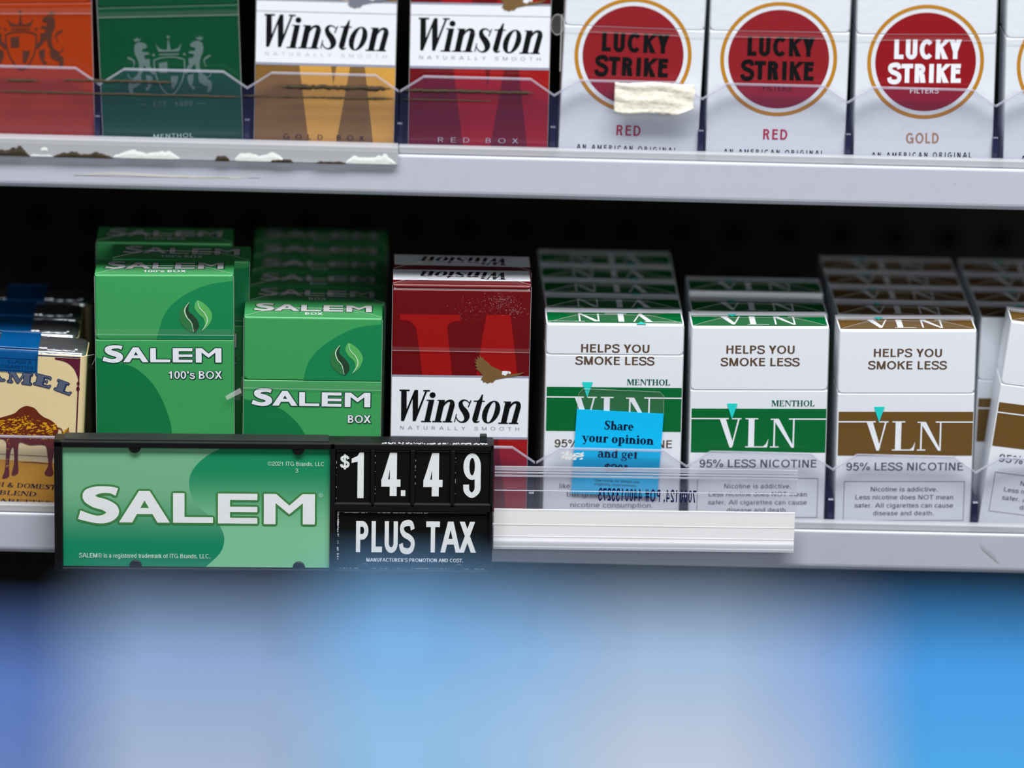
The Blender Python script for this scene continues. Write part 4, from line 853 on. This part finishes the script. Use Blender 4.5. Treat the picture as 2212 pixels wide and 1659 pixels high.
# ------------------------------------------------------------------ clear label holder beside the sign
lh = thing('label_holder', 'clear plastic label holder with blank white strip, right of the price sign', 'label holder', (20.9, -12.4, -2.9), .5)
h = MB(); h.box(0, 122.3, -1.4, -.6, 16.4, 34.6, 'holder_clear', .1)
h.build('clear_cover', lh)
r = MB()
for z0, z1 in ((33.0, 34.8), (30.4, 31.2), (24.4, 24.7)): r.box(0, 122.5, -2.2, -1.4, z0, z1, 'holder_ridge', .15)
r.box(0, 122.4, -2.2, -1.3, 31.8, 32.4, 'holder_ridge', .1)
r.box(0, 122, -2.4, -1.3, -.3, .9, 'holder_ridge', .2); r.box(0, 122, -2.2, -1.3, 2.6, 3.2, 'holder_ridge', .15); r.build('rail', lh)
ps = MB(); ps.box(.1, 122, -.9, 0, .2, 16.3, 'label_white', .1)
for z in (9.6, 4.6): ps.box(.1, 122, -1.0, -.9, z, z + .35, 'label_white', .08)
ps.build('paper_strip', lh)['label'] = 'blank white paper strip'
sb = MB(); rev = Pen(lambda m, pts, k: sb.face([(x, -1.5, z) for x, z in pts], m), lambda x, y: (124.0 - x, y)); 
rev.T('stamp_navy', '7000124, PO# 4400133273', 42.4, 81.8, 20.2, 5.2, .035, 1, 1.15, .5)
sb.build('stamped_number', lh)

# ------------------------------------------------------------------ small loose bits
tp = MB(); rnd = random.Random(2); nx, nz = 30, 12; vs = []
for j in range(nz + 1):
    for i in range(nx + 1):
        u, v = i / nx, j / nz; x1 = 95.6 - (0 if .25 < v else 6.5 * (1 - v / .25)) - rnd.uniform(0, .9) * (1 if i == nx else 0)
        x = 63.6 + (x1 - 63.6) * u; z = 177.2 + 12.5 * v + rnd.uniform(-.15, .15) - .3 * math.sin(u * 9)
        vs.append((x, -5.6 - .22 * math.sin(v * 13 + 5 * u + math.sin(u * 7)) - .16 * math.sin(v * 29 + u * 4) - .2 * math.sin(u * 6) - (1.2 * u ** 6) - rnd.uniform(0, .15), z))
tp.grid(vs, [(j * (nx + 1) + i, j * (nx + 1) + i + 1, (j + 1) * (nx + 1) + i + 1, (j + 1) * (nx + 1) + i) for j in range(nz) for i in range(nx)], 'masking_tape', True)
to = tp.build('tape_scrap'); to.location.z = Z0 * S; tag(to, 'crinkled yellowed scrap of tape stuck on the upper clear guard', 'tape')
md = to.modifiers.new('thickness', 'SOLIDIFY'); md.thickness = .25 * S; md.offset = 1
fb = MB(); fb.face([(-82.6, -.8, 58.3), (-88.6, -1.6, 54.8), (-87.7, -1.8, 53.3), (-81.9, -.8, 56.2)], 'film_edge'); fb.face([(-82.2, -.5, 62.8), (-81.0, -.3, 63.2), (-81.0, -.3, 55), (-82.4, -.5, 54.6)], 'film'); fb.face([(-82.6, -.8, 55.9), (-86, -1, 53.4), (-82.4, -.8, 53.2)], 'film')
fo = fb.build('film_scrap'); fo.location.z = Z0 * S; tag(fo, 'torn flap of clear film between the two front mint packs', 'film scrap')
sd = MB(); sd.prism([(2.6 * math.cos(2 * PI * i / 28) , 4.1 * math.sin(2 * PI * i / 28)) for i in range(28)], -.4, .4, 'film', b=.15); sd.tube([(2.6 * math.cos(2 * PI * i / 28), -.4, 4.1 * math.sin(2 * PI * i / 28)) for i in range(29)], .14, 'film_edge', 5); sd.tube([(1.6, -.2, 4), (1.7, -.2, -19)], .25, 'film_edge', 6)
so = sd.build('clear_tab'); place(so, (40.2, -1.2, 58.5 + 153)); tag(so, 'small clear plastic tab at the left edge of the taped red circle pack', 'tab')

# ------------------------------------------------------------------ back of the fixture
bk = MB(); bk.box(-520, 560, 380, 386, -1000, 560, 'wall_black')
hp = Pen(lambda m, pts, k: bk.face([(x, 379.9, z) for x, z in pts], m))
for i in range(-14, 20):
    for j in range(-1, 3): hp.O('hole_black', 118.5 + 25.4 * i, 25 + 25.4 * j, 5.2, 5.2, n=16)
structure(bk.build('wall_back')).location.z = Z0 * S
un = MB(); un.box(-520, 560, -8, 379, 296, 308, 'shelf_grey', .5); structure(un.build('shade_shelf')).location.z = Z0 * S     # unseen shelf slab above, added to shade the back wall and gaps

# ------------------------------------------------------------------ counter goods far out of focus in front
FG = [(-180, -100, 290, 'box_periwinkle', (96, 124, 184), 'periwinkle carton at the far left of the blurred foreground'),
      (-99, -48, 297, 'box_lavender', (160, 177, 205), 'grey lavender carton in the blurred foreground, left of the sky blue one'),
      (-47, -12.5, 303, 'box_sky', (138, 186, 224), 'sky blue carton in the blurred foreground below the PLUS TAX card'),
      (-11.5, 9, 301, 'box_ice', (158, 192, 224), 'narrow ice blue carton in the blurred foreground, right of the sky blue one'),
      (10, 53, 300.5, 'box_pale', (184, 196, 214), 'palest carton in the blurred foreground, right of centre'),
      (54, 73, 299, 'box_mist', (158, 182, 220), 'narrow misty blue carton in the blurred foreground, beside the bright blue one'),
      (74, 130, 298, 'box_blue', (66, 162, 224), 'bright blue carton at the right of the blurred foreground')]
TL = math.radians(28)
for x0, x1, z1, mn, colr, lab in FG:
    mat(mn, colr, .5, .3, 0, .04, 60, k=1.3); mat(mn + '_flap', (colr[0] * .85, colr[1] * .93, colr[2] * 1.0), .5, .3, 0, .04, 60, k=1.3)
    h = (z1 - 198) / math.cos(TL); hw = (x1 - x0) / 2
    t = thing('carton', lab, 'carton', ((x0 + x1) / 2, -956 - h * math.sin(TL), 198), rx=-28, group='cartons in the blurred foreground')
    b = MB(); b.box(-hw, hw, 0, 13, 0, h - 22, mn, .8); b.build('body', t)
    b = MB(); b.box(-hw, hw, 0, 13, h - 21.8, h, mn + '_flap', 1.0); b.box(-hw + 3, hw - 3, 3, 11, h - 24, h - 20, mn); b.build('lid', t)
st = MB(); hh = 92 / math.cos(TL); yb = -956 - hh * math.sin(TL) + 13.4 * math.cos(TL); zb_ = 198 - 13.4 * math.sin(TL)
st.prism([(yb - 40, 190), (yb + 92 * math.tan(TL) + 60, 190), (yb + 92 * math.tan(TL) + 14, zb_ + 70), (yb + 70 * math.tan(TL) + 4, zb_ + 70), (yb + 4, zb_), (yb - 22, zb_), (yb - 40, 192)], -182, 132, 'shelf_grey', axis='x')
tag(st.build('display_stand'), 'low sloping counter stand carrying the blurred foreground cartons', 'display stand').location.z = Z0 * S
ct = MB(); ct.box(-600, 600, -1100, -700, 150, 190, 'shelf_paint', 2); ct.box(-590, 590, -1080, -720, -1000, 152, 'wall_black')
structure(ct.build('counter')).location.z = Z0 * S
fl = MB(); fl.box(-2500, 2500, -4200, 500, -1010, -1000, 'scuff'); structure(fl.build('floor')).location.z = Z0 * S
